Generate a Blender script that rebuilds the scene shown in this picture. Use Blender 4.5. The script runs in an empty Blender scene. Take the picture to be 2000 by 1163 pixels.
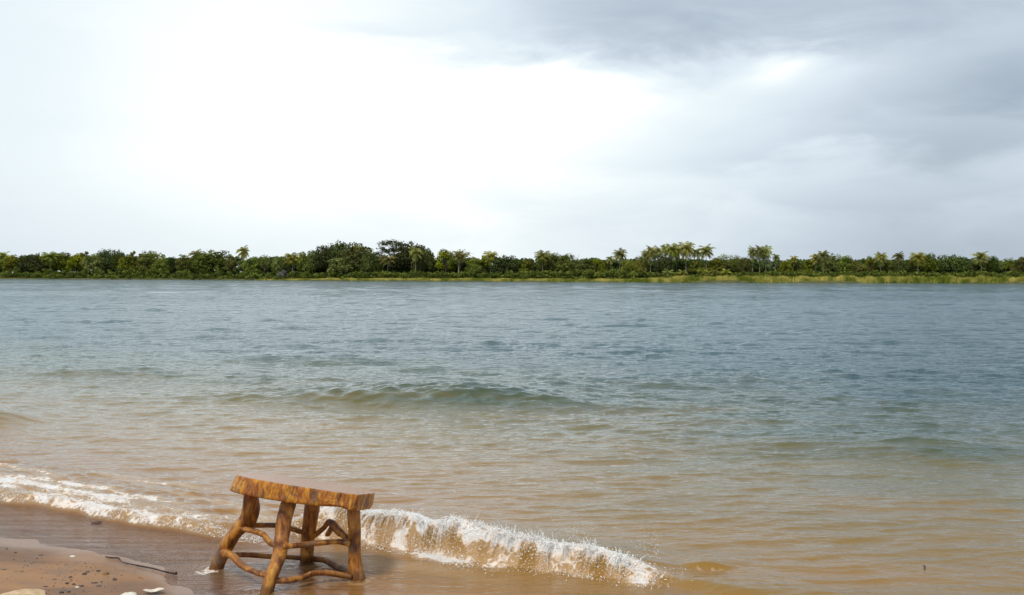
import bpy, bmesh, math, random
import numpy as np
from mathutils import Vector, Matrix

random.seed(7)
rng = np.random.default_rng(7)
SC = bpy.context.scene
COL = SC.collection
R = math.radians

# ------------------------------------------------------------------ camera
FPX, CX, CY = 2144.0, 1000.0, 581.5
CAMH = 1.30
pitch = math.atan(40.0 / FPX)
roll = math.atan(7.0 / 2000.0)
Fv = Vector((0, math.cos(pitch), -math.sin(pitch)))
U0 = Vector((0, math.sin(pitch), math.cos(pitch)))
R0 = Vector((1, 0, 0))
Rv = R0 * math.cos(roll) + U0 * math.sin(roll)
Uv = U0 * math.cos(roll) - R0 * math.sin(roll)
CAM = Vector((0, 0, CAMH))
cd = bpy.data.cameras.new('camera')
cd.sensor_width = 36.0
cd.lens = 36.0 * FPX / 2000.0
cd.clip_end = 6000
cam = bpy.data.objects.new('camera', cd)
COL.objects.link(cam)
cam.matrix_world = Matrix(((Rv.x, Uv.x, -Fv.x, CAM.x), (Rv.y, Uv.y, -Fv.y, CAM.y), (Rv.z, Uv.z, -Fv.z, CAM.z), (0, 0, 0, 1)))
SC.camera = cam


def ray(px, py):
    return Fv + Rv * ((px - CX) / FPX) - Uv * ((py - CY) / FPX)


def at_depth(px, py, Y):
    d = ray(px, py)
    return CAM + d * (Y / d.y)


# ------------------------------------------------------------------ view / sun / sky
SC.view_settings.view_transform = 'Standard'
SC.view_settings.look = 'None'
SC.view_settings.exposure = 0.13
SC.view_settings.gamma = 1.0
SUN_EL, SUN_AZ = R(58), R(205)     # azimuth clockwise from +Y: behind the camera, a little to its left
sd = bpy.data.lights.new('sun', 'SUN')
sd.energy = 2.2
sd.angle = R(10)
sd.color = (1.0, 0.95, 0.86)
sun = bpy.data.objects.new('sun', sd)
COL.objects.link(sun)
sdir = Vector((math.sin(SUN_AZ) * math.cos(SUN_EL), math.cos(SUN_AZ) * math.cos(SUN_EL), math.sin(SUN_EL)))
sun.rotation_euler = sdir.to_track_quat('Z', 'Y').to_euler()

world = bpy.data.worlds.new('World')
SC.world = world
world.use_nodes = True


class NT:
    """tiny node-tree writer"""
    def __init__(s, tree):
        s.t = tree
        s.n = tree.nodes
        s.l = tree.links

    def node(s, kind, **kw):
        n = s.n.new(kind)
        for k, v in kw.items():
            setattr(n, k, v)
        return n

    def put(s, sock, v):
        if isinstance(v, bpy.types.NodeSocket):
            s.l.new(v, sock)
        elif v is not None:
            sock.default_value = v

    def m(s, op, a, b=None, c=None, clamp=False):
        n = s.node('ShaderNodeMath', operation=op)
        n.use_clamp = clamp
        for i, v in enumerate((a, b, c)):
            if v is not None:
                s.put(n.inputs[i], v)
        return n.outputs[0]

    def mr(s, v, a, b, c=0.0, d=1.0, smooth=True):
        n = s.node('ShaderNodeMapRange', interpolation_type='SMOOTHSTEP' if smooth else 'LINEAR')
        s.put(n.inputs[0], v)
        for i, q in zip((1, 2, 3, 4), (a, b, c, d)):
            s.put(n.inputs[i], q)
        return n.outputs[0]

    def mix(s, f, a, b, blend='MIX'):
        n = s.node('ShaderNodeMix', data_type='RGBA', blend_type=blend)
        s.put(n.inputs[0], f)
        s.put(n.inputs[6], a if isinstance(a, bpy.types.NodeSocket) else (*a, 1))
        s.put(n.inputs[7], b if isinstance(b, bpy.types.NodeSocket) else (*b, 1))
        return n.outputs[2]

    def noise(s, vec, scale, detail=4, rough=0.5, dist=0.0):
        n = s.node('ShaderNodeTexNoise')
        s.put(n.inputs['Vector'], vec)
        n.inputs['Scale'].default_value = scale
        n.inputs['Detail'].default_value = detail
        n.inputs['Roughness'].default_value = rough
        n.inputs['Distortion'].default_value = dist
        return n

    def mapping(s, vec, scale=(1, 1, 1), rot=(0, 0, 0), loc=(0, 0, 0)):
        n = s.node('ShaderNodeMapping')
        s.put(n.inputs['Vector'], vec)
        n.inputs['Scale'].default_value = scale
        n.inputs['Rotation'].default_value = rot
        n.inputs['Location'].default_value = loc
        return n.outputs[0]

    def attr(s, name):
        return s.node('ShaderNodeAttribute', attribute_name=name)

    def ramp(s, v, stops):
        n = s.node('ShaderNodeValToRGB')
        s.put(n.inputs[0], v)
        e = n.color_ramp.elements
        while len(e) < len(stops):
            e.new(0.5)
        for k, (p, c) in enumerate(stops):
            e[k].position = p
            e[k].color = (*c, 1)
        return n.outputs[0]


def build_sky():
    w = NT(world.node_tree)
    w.n.clear()
    out = w.node('ShaderNodeOutputWorld')
    bg = w.node('ShaderNodeBackground')
    w.l.new(bg.outputs[0], out.inputs[0])
    tc = w.node('ShaderNodeTexCoord')
    sep = w.node('ShaderNodeSeparateXYZ')
    w.l.new(tc.outputs['Generated'], sep.inputs[0])
    az = w.m('MULTIPLY', w.m('ARCTAN2', sep.outputs[0], sep.outputs[1]), 57.2958)
    el = w.m('MULTIPLY', w.m('ARCSINE', sep.outputs[2]), 57.2958)
    # cloud layer seen in perspective: long flat streaks near the horizon
    cv = w.node('ShaderNodeCombineXYZ')
    w.put(cv.inputs[0], w.m('MULTIPLY', az, 0.055))
    w.put(cv.inputs[1], w.m('MULTIPLY', el, 0.17))
    n1 = w.noise(cv.outputs[0], 1.0, 6, 0.52, 0.3)
    n2 = w.noise(w.mapping(cv.outputs[0], loc=(7, 3, 1)), 2.3, 6, 0.55, 0.4)
    na = w.m('SUBTRACT', n1.outputs[0], 0.5)
    nb = w.m('SUBTRACT', n2.outputs[0], 0.5)
    azw = w.m('MULTIPLY_ADD', na, 16.0, az)
    elw = w.m('ADD', w.m('MULTIPLY_ADD', nb, 5.0, el), w.m('MULTIPLY', na, 3.0))

    def blob(a0, e0, sa, se, tilt=0.0):
        da = w.m('SUBTRACT', azw, a0)
        de = w.m('SUBTRACT', w.m('SUBTRACT', elw, e0), w.m('MULTIPLY', da, tilt))
        da = w.m('POWER', w.m('ABSOLUTE', w.m('DIVIDE', da, sa)), 2.0)
        de = w.m('POWER', w.m('ABSOLUTE', w.m('DIVIDE', de, se)), 2.0)
        return w.m('EXPONENT', w.m('MULTIPLY', w.m('ADD', da, de), -1.0))
    # general greying to the right and upwards on the right
    grey = w.mr(az, -4.0, 24.0, 0.0, 0.56)
    grey = w.m('MULTIPLY', grey, w.mr(az, 60.0, 150.0, 1.0, 0.4))
    elc = w.m('ADD', el, w.m('MULTIPLY_ADD', nb, 3.0, w.m('MULTIPLY', na, 5.0)))
    fall = w.m('EXPONENT', w.m('MULTIPLY', w.m('POWER', w.m('ABSOLUTE', w.m('DIVIDE', w.m('SUBTRACT', az, 5.5), 9.5)), 2.0), -1.0))
    band1 = w.m('MULTIPLY', fall, w.mr(w.m('MULTIPLY_ADD', w.m('ABSOLUTE', w.m('SUBTRACT', az, 7.0)), -0.07, elc), 10.0, 11.6))
    band1 = w.m('MULTIPLY', band1, w.mr(el, 13.5, 20.0, 1.0, 0.3))
    az3 = w.m('MULTIPLY_ADD', nb, 5.0, az)
    el3 = w.m('MULTIPLY_ADD', nb, 5.0, el)
    gx = w.m('POWER', w.m('ABSOLUTE', w.m('DIVIDE', w.m('SUBTRACT', az3, 14.3), 2.5)), 2.0)
    gy = w.m('POWER', w.m('ABSOLUTE', w.m('DIVIDE', w.m('SUBTRACT', el3, w.m('MULTIPLY_ADD', w.m('SUBTRACT', az3, 14.3), 0.3, 10.9)), 0.75)), 2.0)
    gap = w.m('EXPONENT', w.m('MULTIPLY', w.m('ADD', gx, gy), -1.0))
    terms = [(gap, -0.34), (band1, 0.40), (blob(8.0, 13.1, 8.0, 1.8, 0.0), 0.16), (blob(21.0, 13.5, 7.0, 2.4, -0.05), 0.10),
             (blob(23.5, 9.0, 7.5, 1.4, 0.10), 0.38), (blob(20.0, 6.5, 8.0, 0.75, 0.02), 0.22),
             (blob(19.0, 3.9, 12.0, 0.6, 0.0), 0.07), (blob(-7.0, 12.4, 6.0, 0.4, 0.03), 0.07),
             (blob(14.2, 10.3, 2.4, 0.9, 0.25), -0.14), (blob(1.0, 8.8, 9.0, 1.8, 0.0), -0.20),
             (blob(24.0, 2.0, 16.0, 1.5, 0.0), 0.05), (blob(10.0, 21.0, 26.0, 6.0, 0.0), 0.30)]
    d = grey
    for t, a in terms:
        d = w.m('MULTIPLY_ADD', t, a, d)
    d = w.m('MULTIPLY_ADD', w.m('MULTIPLY', nb, w.mr(az, -20, 12, 0.25, 1.6)), 0.28, d)
    d = w.m('MULTIPLY_ADD', w.m('MULTIPLY', w.mr(az, -30, 10), na), 0.24, d)
    # slight blue-grey at the far left and by the horizon
    d = w.m('ADD', d, w.mr(az, -12.0, -30.0, 0.0, 0.24))
    d = w.m('ADD', d, w.mr(el, 6.0, 0.0, 0.0, 0.15))
    # thicker, greyer cloud overhead
    d = w.m('ADD', d, w.mr(el, 18.0, 44.0, 0.0, 0.42))
    # the sky behind the camera is the darker side
    d = w.m('ADD', d, w.mr(w.m('ABSOLUTE', az), 60.0, 130.0, 0.0, 0.5))
    d = w.m('ADD', d, 0.0, clamp=True)
    col = w.ramp(d, [(0.0, (1.05, 1.07, 1.08)), (0.16, (0.84, 0.92, 0.95)), (0.36, (0.71, 0.79, 0.86)),
                     (0.60, (0.54, 0.625, 0.71)), (0.82, (0.43, 0.505, 0.585)), (1.0, (0.355, 0.425, 0.51))])
    sky = w.node('ShaderNodeTexSky', sky_type='NISHITA')
    sky.sun_disc = False
    sky.sun_elevation = SUN_EL
    sky.sun_rotation = SUN_AZ
    sky.air_density = 1.0
    sky.dust_density = 2.5
    sk = w.mix(1.0, sky.outputs[0], (0.10, 0.10, 0.10), 'MULTIPLY')
    w.put(bg.inputs[0], w.mix(0.90, sk, col))
    bg.inputs[1].default_value = 1.0
    world.cycles.sampling_method = 'MANUAL'
    world.cycles.sample_map_resolution = 512


build_sky()


# ------------------------------------------------------------------ helpers
def tag(o, label=None, cat=None, group=None, kind=None):
    if label:
        o['label'] = label
    if cat:
        o['category'] = cat
    if group:
        o['group'] = group
    if kind:
        o['kind'] = kind
    return o


def mesh_np(name, V, F, mat, parent=None, smooth=True, attrs=None, uvs=None):
    """V (n,3), F (m,k) all faces the same size"""
    V = np.asarray(V, dtype=np.float32)
    F = np.asarray(F, dtype=np.int32)
    me = bpy.data.meshes.new(name)
    k = F.shape[1]
    me.vertices.add(len(V))
    me.vertices.foreach_set('co', V.ravel())
    me.loops.add(F.size)
    me.loops.foreach_set('vertex_index', F.ravel())
    me.polygons.add(len(F))
    me.polygons.foreach_set('loop_start', np.arange(0, F.size, k, dtype=np.int32))
    try:
        me.polygons.foreach_set('loop_total', np.full(len(F), k, dtype=np.int32))
    except Exception:
        pass
    me.update(calc_edges=True)
    me.polygons.foreach_set('use_smooth', np.full(len(F), smooth, dtype=bool))
    for an, av in (attrs or {}).items():
        a = me.attributes.new(an, 'FLOAT', 'POINT')
        a.data.foreach_set('value', np.asarray(av, dtype=np.float32).ravel())
    me.materials.append(mat)
    o = bpy.data.objects.new(name, me)
    COL.objects.link(o)
    if parent:
        o.parent = parent
    return o


PERM = rng.permutation(256).astype(np.int32)
PERM = np.concatenate([PERM, PERM])
GA = rng.uniform(0, 2 * np.pi, 256)
GXX, GYY = np.cos(GA), np.sin(GA)


def pn(x, y, seed=0):
    """2-D gradient noise, about -0.7..0.7"""
    x = np.asarray(x, dtype=np.float64) + seed * 17.31
    y = np.asarray(y, dtype=np.float64) + seed * 9.77
    xi = np.floor(x).astype(np.int64)
    yi = np.floor(y).astype(np.int64)
    xf, yf = x - xi, y - yi
    u = xf * xf * xf * (xf * (xf * 6 - 15) + 10)
    v = yf * yf * yf * (yf * (yf * 6 - 15) + 10)

    def g(ix, iy, dx, dy):
        h = PERM[(PERM[ix & 255] + iy) & 255]
        return GXX[h] * dx + GYY[h] * dy
    a = g(xi, yi, xf, yf)
    b = g(xi + 1, yi, xf - 1, yf)
    c = g(xi, yi + 1, xf, yf - 1)
    e = g(xi + 1, yi + 1, xf - 1, yf - 1)
    return (a + (b - a) * u) * (1 - v) + (c + (e - c) * u) * v


def fbm(x, y, seed=0, octv=4, gain=0.5):
    s, a = 0, 1.0
    for k in range(octv):
        s = s + a * pn(x * 2 ** k, y * 2 ** k, seed + k * 3)
        a *= gain
    return s


def ss(a, b, x):
    t = np.clip((x - a) / (b - a), 0, 1)
    return t * t * (3 - 2 * t)


def gauss(x, c, w):
    return np.exp(-((x - c) / w) ** 2)


# ------------------------------------------------------------------ shore geometry
NX, NY = 0.5, 0.8660254          # towards open water
TX, TY = 0.8660254, -0.5         # along the beach


def sr(x, y):
    return x * NX + y * NY - 3.4, x * TX + y * TY


def sand_z(x, y):
    s, r = sr(np.asarray(x, float), np.asarray(y, float))
    near = np.exp(-((np.hypot(x, y) / 30.0) ** 2))
    s0 = 0.05 - 1.22 * ss(-3.75, -2.2, r) + 0.05 * fbm(r * 1.1, s * 0.3, 5, 3) * near - 0.10 * gauss(r, -3.55, .25)
    e = s - s0
    z = np.where(e < 0, -0.055 * e, -0.060 * e)
    z = np.where(e < 0, np.minimum(z, 0.25 + 0.012 * np.maximum(-e - 4.5, 0)), z)
    z = np.maximum(z, -3.2)
    z = z + near * (0.006 * fbm(x * 2.2, y * 2.2, 11, 3) + np.where(e < 0.0, 0.0022 * fbm(x * 14, y * 14, 12, 3), 0.0))
    return z


def _on_water(px, py):
    d = ray(px, py)
    p = CAM + d * (-CAMH / d.z)
    return p.x, p.y


LEGS = [_on_water(422, 1110), _on_water(519, 1162), _on_water(598, 1104), _on_water(700, 1136)]


def breaker(s, r):
    """height and foam amount of the breaking waves near the beach"""
    wob = 0.05 * fbm(r * 1.6, r * 0 + 3.1, 21, 3)
    # --- left: spent wave, low foamy bore
    wl = ss(-3.55, -4.15, r)
    foot = 0.53 + wob + 0.035 * pn(r * 6, s * 0 + 1.7, 22)
    e = s - foot
    hl = wl * ss(-0.015, 0.07, e) * np.exp(-np.maximum(e, 0) / 0.55)
    height = 0.055 * hl
    band = ss(0.0, 0.02, e) * ss(1.0, 0.62, e - 0.12 * ss(-4.0, -5.4, r))
    wide = 0.36 + 0.36 * ss(-4.3, -5.8, r) + 0.08 * pn(r * 3, s * 0, 23)
    front = ss(0.0, 0.02, e) * (1 - ss(wide * 0.45, wide, e))
    st1 = gauss(e, 0.40 + 0.10 * pn(r * 1.3, s * 0, 27) + 0.10 * ss(-4.5, -5.8, r), 0.045) * ss(-4.35, -4.6, r) * ss(-0.25, 0.2, pn(r * 2.3, s * 0 + 8, 28) + 0.1)
    fl = wl * (front * (0.48 + 0.58 * pn(r * 3.1, s * 5, 29)) + 0.60 * st1 * ss(-6.3, -5.9, r) * (0.8 + .6 * pn(r * 4, s * 9, 30)) + 0.44 * band * ss(-0.05, 0.35, pn(r * 1.4, s * 6, 39)))
    height = height + wl * band * (0.022 * np.abs(fbm(r * 3, s * 8, 24, 3)) + 0.018 * front * (np.abs(fbm(r * 16, s * 18, 25, 3))))
    # --- centre: the plunging wave
    A = 0.148 * ss(-3.95, -3.45, r) * (1 - 0.42 * ss(-2.9, -1.9, r)) * (1 - 0.70 * ss(-2.10, -1.68, r))
    A = A * (1 - 0.78 * ss(-1.5, 0.2, r)) * (1 - ss(0.8, 3.5, r))
    A = A * (1 + 0.22 * pn(r * 4, s * 0 + 4, 31)) * (1 - 0.20 * gauss(r, -2.93, 0.13))
    sc = 0.92 + 0.04 * (r + 2.6) + 0.045 * pn(r * 2.2, s * 0 + 2, 32) + 0.025 * pn(r * 6.5, s * 0 + 5, 47) + 0.12 * ss(-1.7, 0.5, r)
    q = s - sc
    fw = 0.085 + 0.22 * ss(-1.75, -0.6, r)
    prof = np.where(q < 0, ss(-fw, 0.01, q), np.exp(-(np.maximum(q, 0) / 0.34) ** 1.6))
    height = np.maximum(height, A * prof)
    q2 = s - 1.20 - 0.3 * (r + 1.75)
    height = np.maximum(height, 0.034 * gauss(r, -1.68, 0.13) * np.where(q2 < 0, ss(-0.10, 0.01, q2), np.exp(-(np.maximum(q2, 0) / 0.25) ** 2)))
    brk = ss(-3.85, -3.5, r) * ss(-1.66, -1.98, r + 0.08 * pn(r * 9, s * 12, 43))
    left = ss(-2.75, -3.15, r)
    jag = 0.02 * pn(r * 14, s * 0, 45) + 0.015 * pn(r * 31, s * 0, 46)
    crest = ss(-0.036, -0.014, q + jag - 0.016 * left) * (1 - ss(0.015 + 0.09 * left, 0.07 + 0.18 * left, q + 0.05 * pn(r * 5, s * 0, 33)))
    face = ss(-fw - 0.02, -fw + 0.02, q) * (1 - ss(-0.03, 0.0, q))
    runs = ss(0.0, 0.35, pn(r * 9 + s * 2.0, s * 1.2, 34) + 0.1)
    splash = np.exp(-((r + 2.78) / 0.16) ** 2 - ((q + 0.13) / 0.05) ** 2) + 0.62 * np.exp(-((r + 1.86) / 0.07) ** 2 - ((q + 0.07) / 0.06) ** 2)
    base = gauss(q, -fw - 0.02, 0.03) * ss(0.05, 0.4, pn(r * 7, s * 0 + 9, 36) + 0.15)
    fc = brk * (crest * (0.84 + 0.3 * pn(r * 8, s * 9, 40) + 0.1 * left) + face * (0.14 + 0.34 * runs + 0.12 * left + 0.28 * pn(r * 6, s * 9, 42)) + 0.40 * base) + 0.95 * splash * ss(-1.6, -1.75, r)
    for (lx, ly) in LEGS:
        ls, lr = sr(np.float64(lx), np.float64(ly))
        dl = np.hypot(s - ls, r - lr)
        dl = dl + 0.012 * pn(s * 30, r * 30, 44)
        height = height + 0.0035 * np.cos(dl * 150) * np.exp(-dl / 0.055)
        lace_leg = 0.34 * gauss(dl, 0.040, 0.016)
        fc = np.maximum(fc, lace_leg)
    height = height + brk * crest * 0.026 * np.abs(fbm(r * 15, s * 17, 35, 3)) + brk * face * 0.010 * fbm(r * 12, s * 6, 37, 2) + 0.02 * splash * np.abs(fbm(r * 20, s * 20, 38, 2))
    s0e = 0.05 - 1.22 * ss(-3.75, -2.2, r)
    fc = np.maximum(fc, 0.34 * gauss(s - s0e - 0.05 - 0.05 * pn(r * 2.5, s * 0, 48), 0, 0.022) * ss(-0.1, 0.3, pn(r * 1.7, s * 2, 49)) * ss(-4.6, -4.0, r))
    fc = np.maximum(fc, 0.50 * gauss(r, -1.64, 0.10) * gauss(q2, -0.05, 0.025) * ss(0.0, 0.3, pn(r * 40, s * 40, 50)))
    # wet lace of foam by the stool
    lace = 0.36 * np.exp(-((r + 3.55) / 0.22) ** 2 - ((s - 0.10) / 0.13) ** 2) + 0.22 * np.exp(-((r + 2.9) / 0.6) ** 2 - ((s - 0.62) / 0.10) ** 2)
    return height, np.clip(np.maximum(np.maximum(fl, fc), lace), 0, 1)


_cr = np.random.default_rng(11)
NW = 130
W_L = np.exp(_cr.uniform(np.log(0.11), np.log(4.5), NW))
W_A = R(-90) + (-NX * 0.35) + _cr.normal(0, 0.55, NW)
W_P = _cr.uniform(0, 2 * np.pi, NW)


def water_z(x, y, sp=None):
    s, r = sr(x, y)
    d = np.hypot(x, y)
    h = np.zeros_like(x)
    short = np.zeros_like(x)
    for L, a, p in zip(W_L, W_A, W_P):
        k = 2 * np.pi / L
        amp = 0.013 * L / np.sqrt(NW / 4) * (1.15 if L < 0.9 else (0.85 if L < 1.8 else 0.5))
        c = amp * np.sin(k * (x * math.cos(a) + y * math.sin(a)) + p)
        if sp is not None:
            c = c * ss(1.2, 2.4, L / sp)
        if L < 0.8:
            short += c
        else:
            h += c
    gust = np.clip(0.9 + 0.9 * fbm(x * 0.05, y * 0.16, 41, 3), 0.25, 1.8)
    off = ss(0.9, 9.0, s)                 # chop grows with depth
    off2 = ss(0.5, 2.5, s) * 0.30 + 0.70 * ss(2.0, 9.0, s)
    h = h * off + short * gust * off2
    h = h + 0.9 * np.abs(h) * h / 0.05 * 0.35
    # ripples close in: thin drawn-out crests
    nearw = ss(0.15, 0.9, s) * (1 - ss(5.0, 12.0, s))
    rp = 1 - np.abs(fbm(x * 1.2 + 0.4 * y, y * 3.2 - .5 * x, 51, 4)) * 2.6
    h = h + nearw * 0.008 * np.clip(rp, -.6, 1)
    h = h + 0.0012 * fbm(r * 2.0, s * 12, 52, 3) * ss(0.0, 0.15, s)
    # unbroken swells further out
    c1 = 11.35 - 0.16 * (x + 0.3) - 0.05 * (x + .3) ** 2 * 0.3 + 0.25 * pn(x * .7, y * 0 + 1, 53)
    q = y - c1
    pr = np.where(q < 0, ss(-1.0, 0.05, q), np.exp(-(np.maximum(q, 0) / 1.2) ** 2))
    h = h + 0.165 * (0.85 * gauss(x, -0.35, 1.15) + 0.62 * gauss(x, -2.1, 1.4)) * pr * (1 + 0.22 * pn(x * 3 + y, y * 2, 54) + 0.28 * pn(x * 5 + y * 4, y * 6 - x * 3, 56))
    c2 = 8.55 - 0.22 * (x - 2.9) + .1 * pn(x * .9, y * 0 + 4, 55)
    q = y - c2
    pr = np.where(q < 0, ss(-0.9, 0.05, q), np.exp(-(np.maximum(q, 0) / 0.8) ** 2))
    h = h + 0.062 * gauss(x, 3.0, 1.1) * pr
    c3 = 9.6 - 0.3 * (x + 4.4)
    q = y - c3
    pr = np.where(q < 0, ss(-0.5, 0.05, q), np.exp(-(np.maximum(q, 0) / 0.6) ** 2))
    h = h + 0.10 * gauss(x, -4.55, 0.26) * pr
    c4 = 14.6 - 0.25 * (x + 5.2)
    q = y - c4
    pr = np.where(q < 0, ss(-0.8, 0.05, q), np.exp(-(np.maximum(q, 0) / 0.8) ** 2))
    h = h + 0.075 * gauss(x, -5.3, 1.8) * pr
    bh, foam = breaker(s, r)
    h = h + bh
    # seam of small whitecaps far out
    seam = gauss(y, 84 - 0.03 * x, 0.8) * ss(-0.1, 0.25, pn(x * 0.08, y * .1, 61)) * 0.62
    seam = seam + gauss(y, 106 - 0.02 * x, 0.9) * ss(0.05, 0.3, pn(x * 0.06, y * .1, 62)) * 0.45
    foam = np.maximum(foam, seam)
    return h, foam


# ------------------------------------------------------------------ materials
def new_mat(name):
    m = bpy.data.materials.new(name)
    m.use_nodes = True
    m.node_tree.nodes.clear()
    w = NT(m.node_tree)
    out = w.node('ShaderNodeOutputMaterial')
    return m, w, out


def principled(w, out, col, rough=0.6, spec=0.5, bump=None, bstr=0.3, bdist=0.01, **kw):
    p = w.node('ShaderNodeBsdfPrincipled')
    w.put(p.inputs['Base Color'], col if isinstance(col, bpy.types.NodeSocket) else (*col, 1))
    w.put(p.inputs['Roughness'], rough)
    w.put(p.inputs['Specular IOR Level'], spec)
    for k, v in kw.items():
        w.put(p.inputs[k.replace('_', ' ')], v)
    if bump is not None:
        b = w.node('ShaderNodeBump')
        b.inputs['Strength'].default_value = bstr
        b.inputs['Distance'].default_value = bdist
        w.put(b.inputs['Height'], bump)
        w.l.new(b.outputs[0], p.inputs['Normal'])
    w.l.new(p.outputs[0], out.inputs[0])
    return p


def mat_sand():
    m, w, out = new_mat('wet_sand')
    pos = w.node('ShaderNodeNewGeometry').outputs['Position']
    big = w.noise(w.mapping(pos, (1, 1.6, 1), (0, 0, R(-30))), 1.7, 5, 0.6, 0.5).outputs[0]
    mid = w.noise(pos, 9.0, 5, 0.65).outputs[0]
    fine = w.noise(pos, 240.0, 3, 0.7).outputs[0]
    c = w.ramp(big, [(0.34, (0.15, 0.088, 0.052)), (0.50, (0.32, 0.160, 0.068)), (0.66, (0.42, 0.215, 0.085))])
    c = w.mix(w.mr(mid, 0.48, 0.68, 0.0, 0.5), c, (0.22, 0.155, 0.115))
    c = w.mix(w.mr(fine, 0.35, 0.75, 0.0, 0.55), c, (0.17, 0.10, 0.06))
    c = w.mix(w.mr(fine, 0.62, 0.80, 0.0, 0.5), c, (0.55, 0.42, 0.30))
    b = w.m('MULTIPLY_ADD', fine, 0.35, w.m('MULTIPLY', mid, 0.8))
    # the strip the last wave has just left is soaked and shines
    wet = w.attr('wet').outputs['Fac']
    c = w.mix(w.m('MULTIPLY', wet, 0.55), c, (0.26, 0.135, 0.068))
    rough = w.m('MULTIPLY_ADD', wet, -0.38, 0.62)
    principled(w, out, c, rough, w.m('MULTIPLY_ADD', wet, 0.2, 0.3), b, 0.35, 0.008)
    return m


def mat_water():
    m, w, out = new_mat('river_water')
    geo = w.node('ShaderNodeNewGeometry')
    pos = geo.outputs['Position']
    depth = w.attr('depth').outputs['Fac']
    foam = w.attr('foam').outputs['Fac']
    calm = w.attr('calm').outputs['Fac']
    rot = R(18)
    p1 = w.mapping(pos, (0.8, 1.9, 1), (0, 0, rot))
    r1 = w.noise(p1, 4.2, 5, 0.58, 0.35).outputs[0]
    r2 = w.noise(w.mapping(pos, (1.0, 2.4, 1), (0, 0, rot * 0.4)), 15.0, 4, 0.6, 0.5).outputs[0]
    r3 = w.noise(w.mapping(pos, (0.35, 1.1, 1), (0, 0, 0.1)), 1.6, 4, 0.6, 0.2).outputs[0]
    hgt = w.m('MULTIPLY', w.m('MULTIPLY_ADD', r2, 0.28, r1), w.m('SUBTRACT', 1.0, w.m('MULTIPLY', calm, 0.74)))
    hgt = w.m('MULTIPLY', hgt, w.mr(depth, 0.25, 0.9, 1.0, 1.4))
    far = w.attr('far').outputs['Fac']
    hgt = w.m('MULTIPLY_ADD', w.m('MULTIPLY', r3, far), 5.5, hgt)
    hgt = w.m('MULTIPLY_ADD', w.m('MULTIPLY', r1, far), 1.6, hgt)
    film = w.noise(w.mapping(pos, (0.7, 9.0, 1), (0, 0, R(30))), 1.5, 5, 0.65, 0.4).outputs[0]
    hgt = w.m('MULTIPLY_ADD', w.m('MULTIPLY', film, w.mr(calm, 0.55, 0.95)), 0.9, hgt)
    fn = w.noise(pos, 75.0, 4, 0.7, 0.3).outputs[0]
    hgt = w.m('MULTIPLY_ADD', w.m('MULTIPLY', fn, foam), 0.6, hgt)
    r4 = w.noise(w.mapping(pos, (0.30, 0.75, 1), (0, 0, 0.05)), 0.9, 5, 0.62, 0.3).outputs[0]
    hgt = w.m('MULTIPLY_ADD', w.m('MULTIPLY', r4, far), 6.0, hgt)
    b = w.node('ShaderNodeBump')
    b.inputs['Strength'].default_value = 1.0
    b.inputs['Distance'].default_value = 0.022
    w.put(b.inputs['Height'], hgt)
    nrm = b.outputs[0]
    # stirred-up silt close to the beach, green then blue-grey further out
    sil = w.noise(w.mapping(pos, (0.5, 1.2, 1), (0, 0, R(30))), 1.3, 5, 0.6, 0.8).outputs[0]
    dd = w.m('MULTIPLY', depth, w.m('MULTIPLY_ADD', sil, 0.9, 0.55))
    body = w.ramp(w.mr(dd, 0.0, 0.70, 0, 1, False), [(0.0, (0.50, 0.245, 0.115)), (0.10, (0.47, 0.225, 0.055)), (0.24, (0.37, 0.205, 0.036)),
                            (0.42, (0.24, 0.178, 0.050)), (0.66, (0.092, 0.112, 0.052)), (1.0, (0.036, 0.090, 0.086))])
    # water churned full of air is paler and golden
    body = w.mix(w.m('MULTIPLY', w.mr(foam, 0.03, 0.35, 0.0, 0.85), w.mr(depth, 0.3, 0.8, 1.0, 0.0)), body, (0.66, 0.41, 0.19))
    murk = w.m('SUBTRACT', 1.0, w.m('EXPONENT', w.m('MULTIPLY', depth, -22.0)))
    dif = w.node('ShaderNodeBsdfDiffuse')
    w.put(dif.inputs[0], body)
    w.l.new(nrm, dif.inputs['Normal'])
    trl = w.node('ShaderNodeBsdfTranslucent')
    w.put(trl.inputs[0], body)
    w.l.new(nrm, trl.inputs['Normal'])
    dm = w.node('ShaderNodeMixShader')
    dm.inputs[0].default_value = 0.25
    w.l.new(dif.outputs[0], dm.inputs[1])
    w.l.new(trl.outputs[0], dm.inputs[2])
    tr = w.node('ShaderNodeBsdfTransparent')
    tr.inputs[0].default_value = (0.90, 0.84, 0.76, 1)
    m1 = w.node('ShaderNodeMixShader')
    w.put(m1.inputs[0], murk)
    w.l.new(tr.outputs[0], m1.inputs[1])
    w.l.new(dm.outputs[0], m1.inputs[2])
    gl = w.node('ShaderNodeBsdfGlossy')
    gl.inputs['Roughness'].default_value = 0.07
    gl.inputs[0].default_value = (0.90, 0.96, 1.0, 1)
    w.l.new(nrm, gl.inputs['Normal'])
    fr = w.node('ShaderNodeFresnel')
    fr.inputs[0].default_value = 1.333
    w.l.new(nrm, fr.inputs['Normal'])
    m2 = w.node('ShaderNodeMixShader')
    w.put(m2.inputs[0], fr.outputs[0])
    w.l.new(m1.outputs[0], m2.inputs[1])
    w.l.new(gl.outputs[0], m2.inputs[2])
    # foam: lacy bubbles whose cover follows the foam attribute
    vo = w.node('ShaderNodeTexVoronoi', feature='DISTANCE_TO_EDGE')
    wn = w.noise(pos, 14.0, 3, 0.6)
    wv = w.node('ShaderNodeVectorMath', operation='MULTIPLY_ADD')
    w.l.new(wn.outputs['Color'], wv.inputs[0])
    wv.inputs[1].default_value = (0.09, 0.09, 0.09)
    w.l.new(pos, wv.inputs[2])
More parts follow.
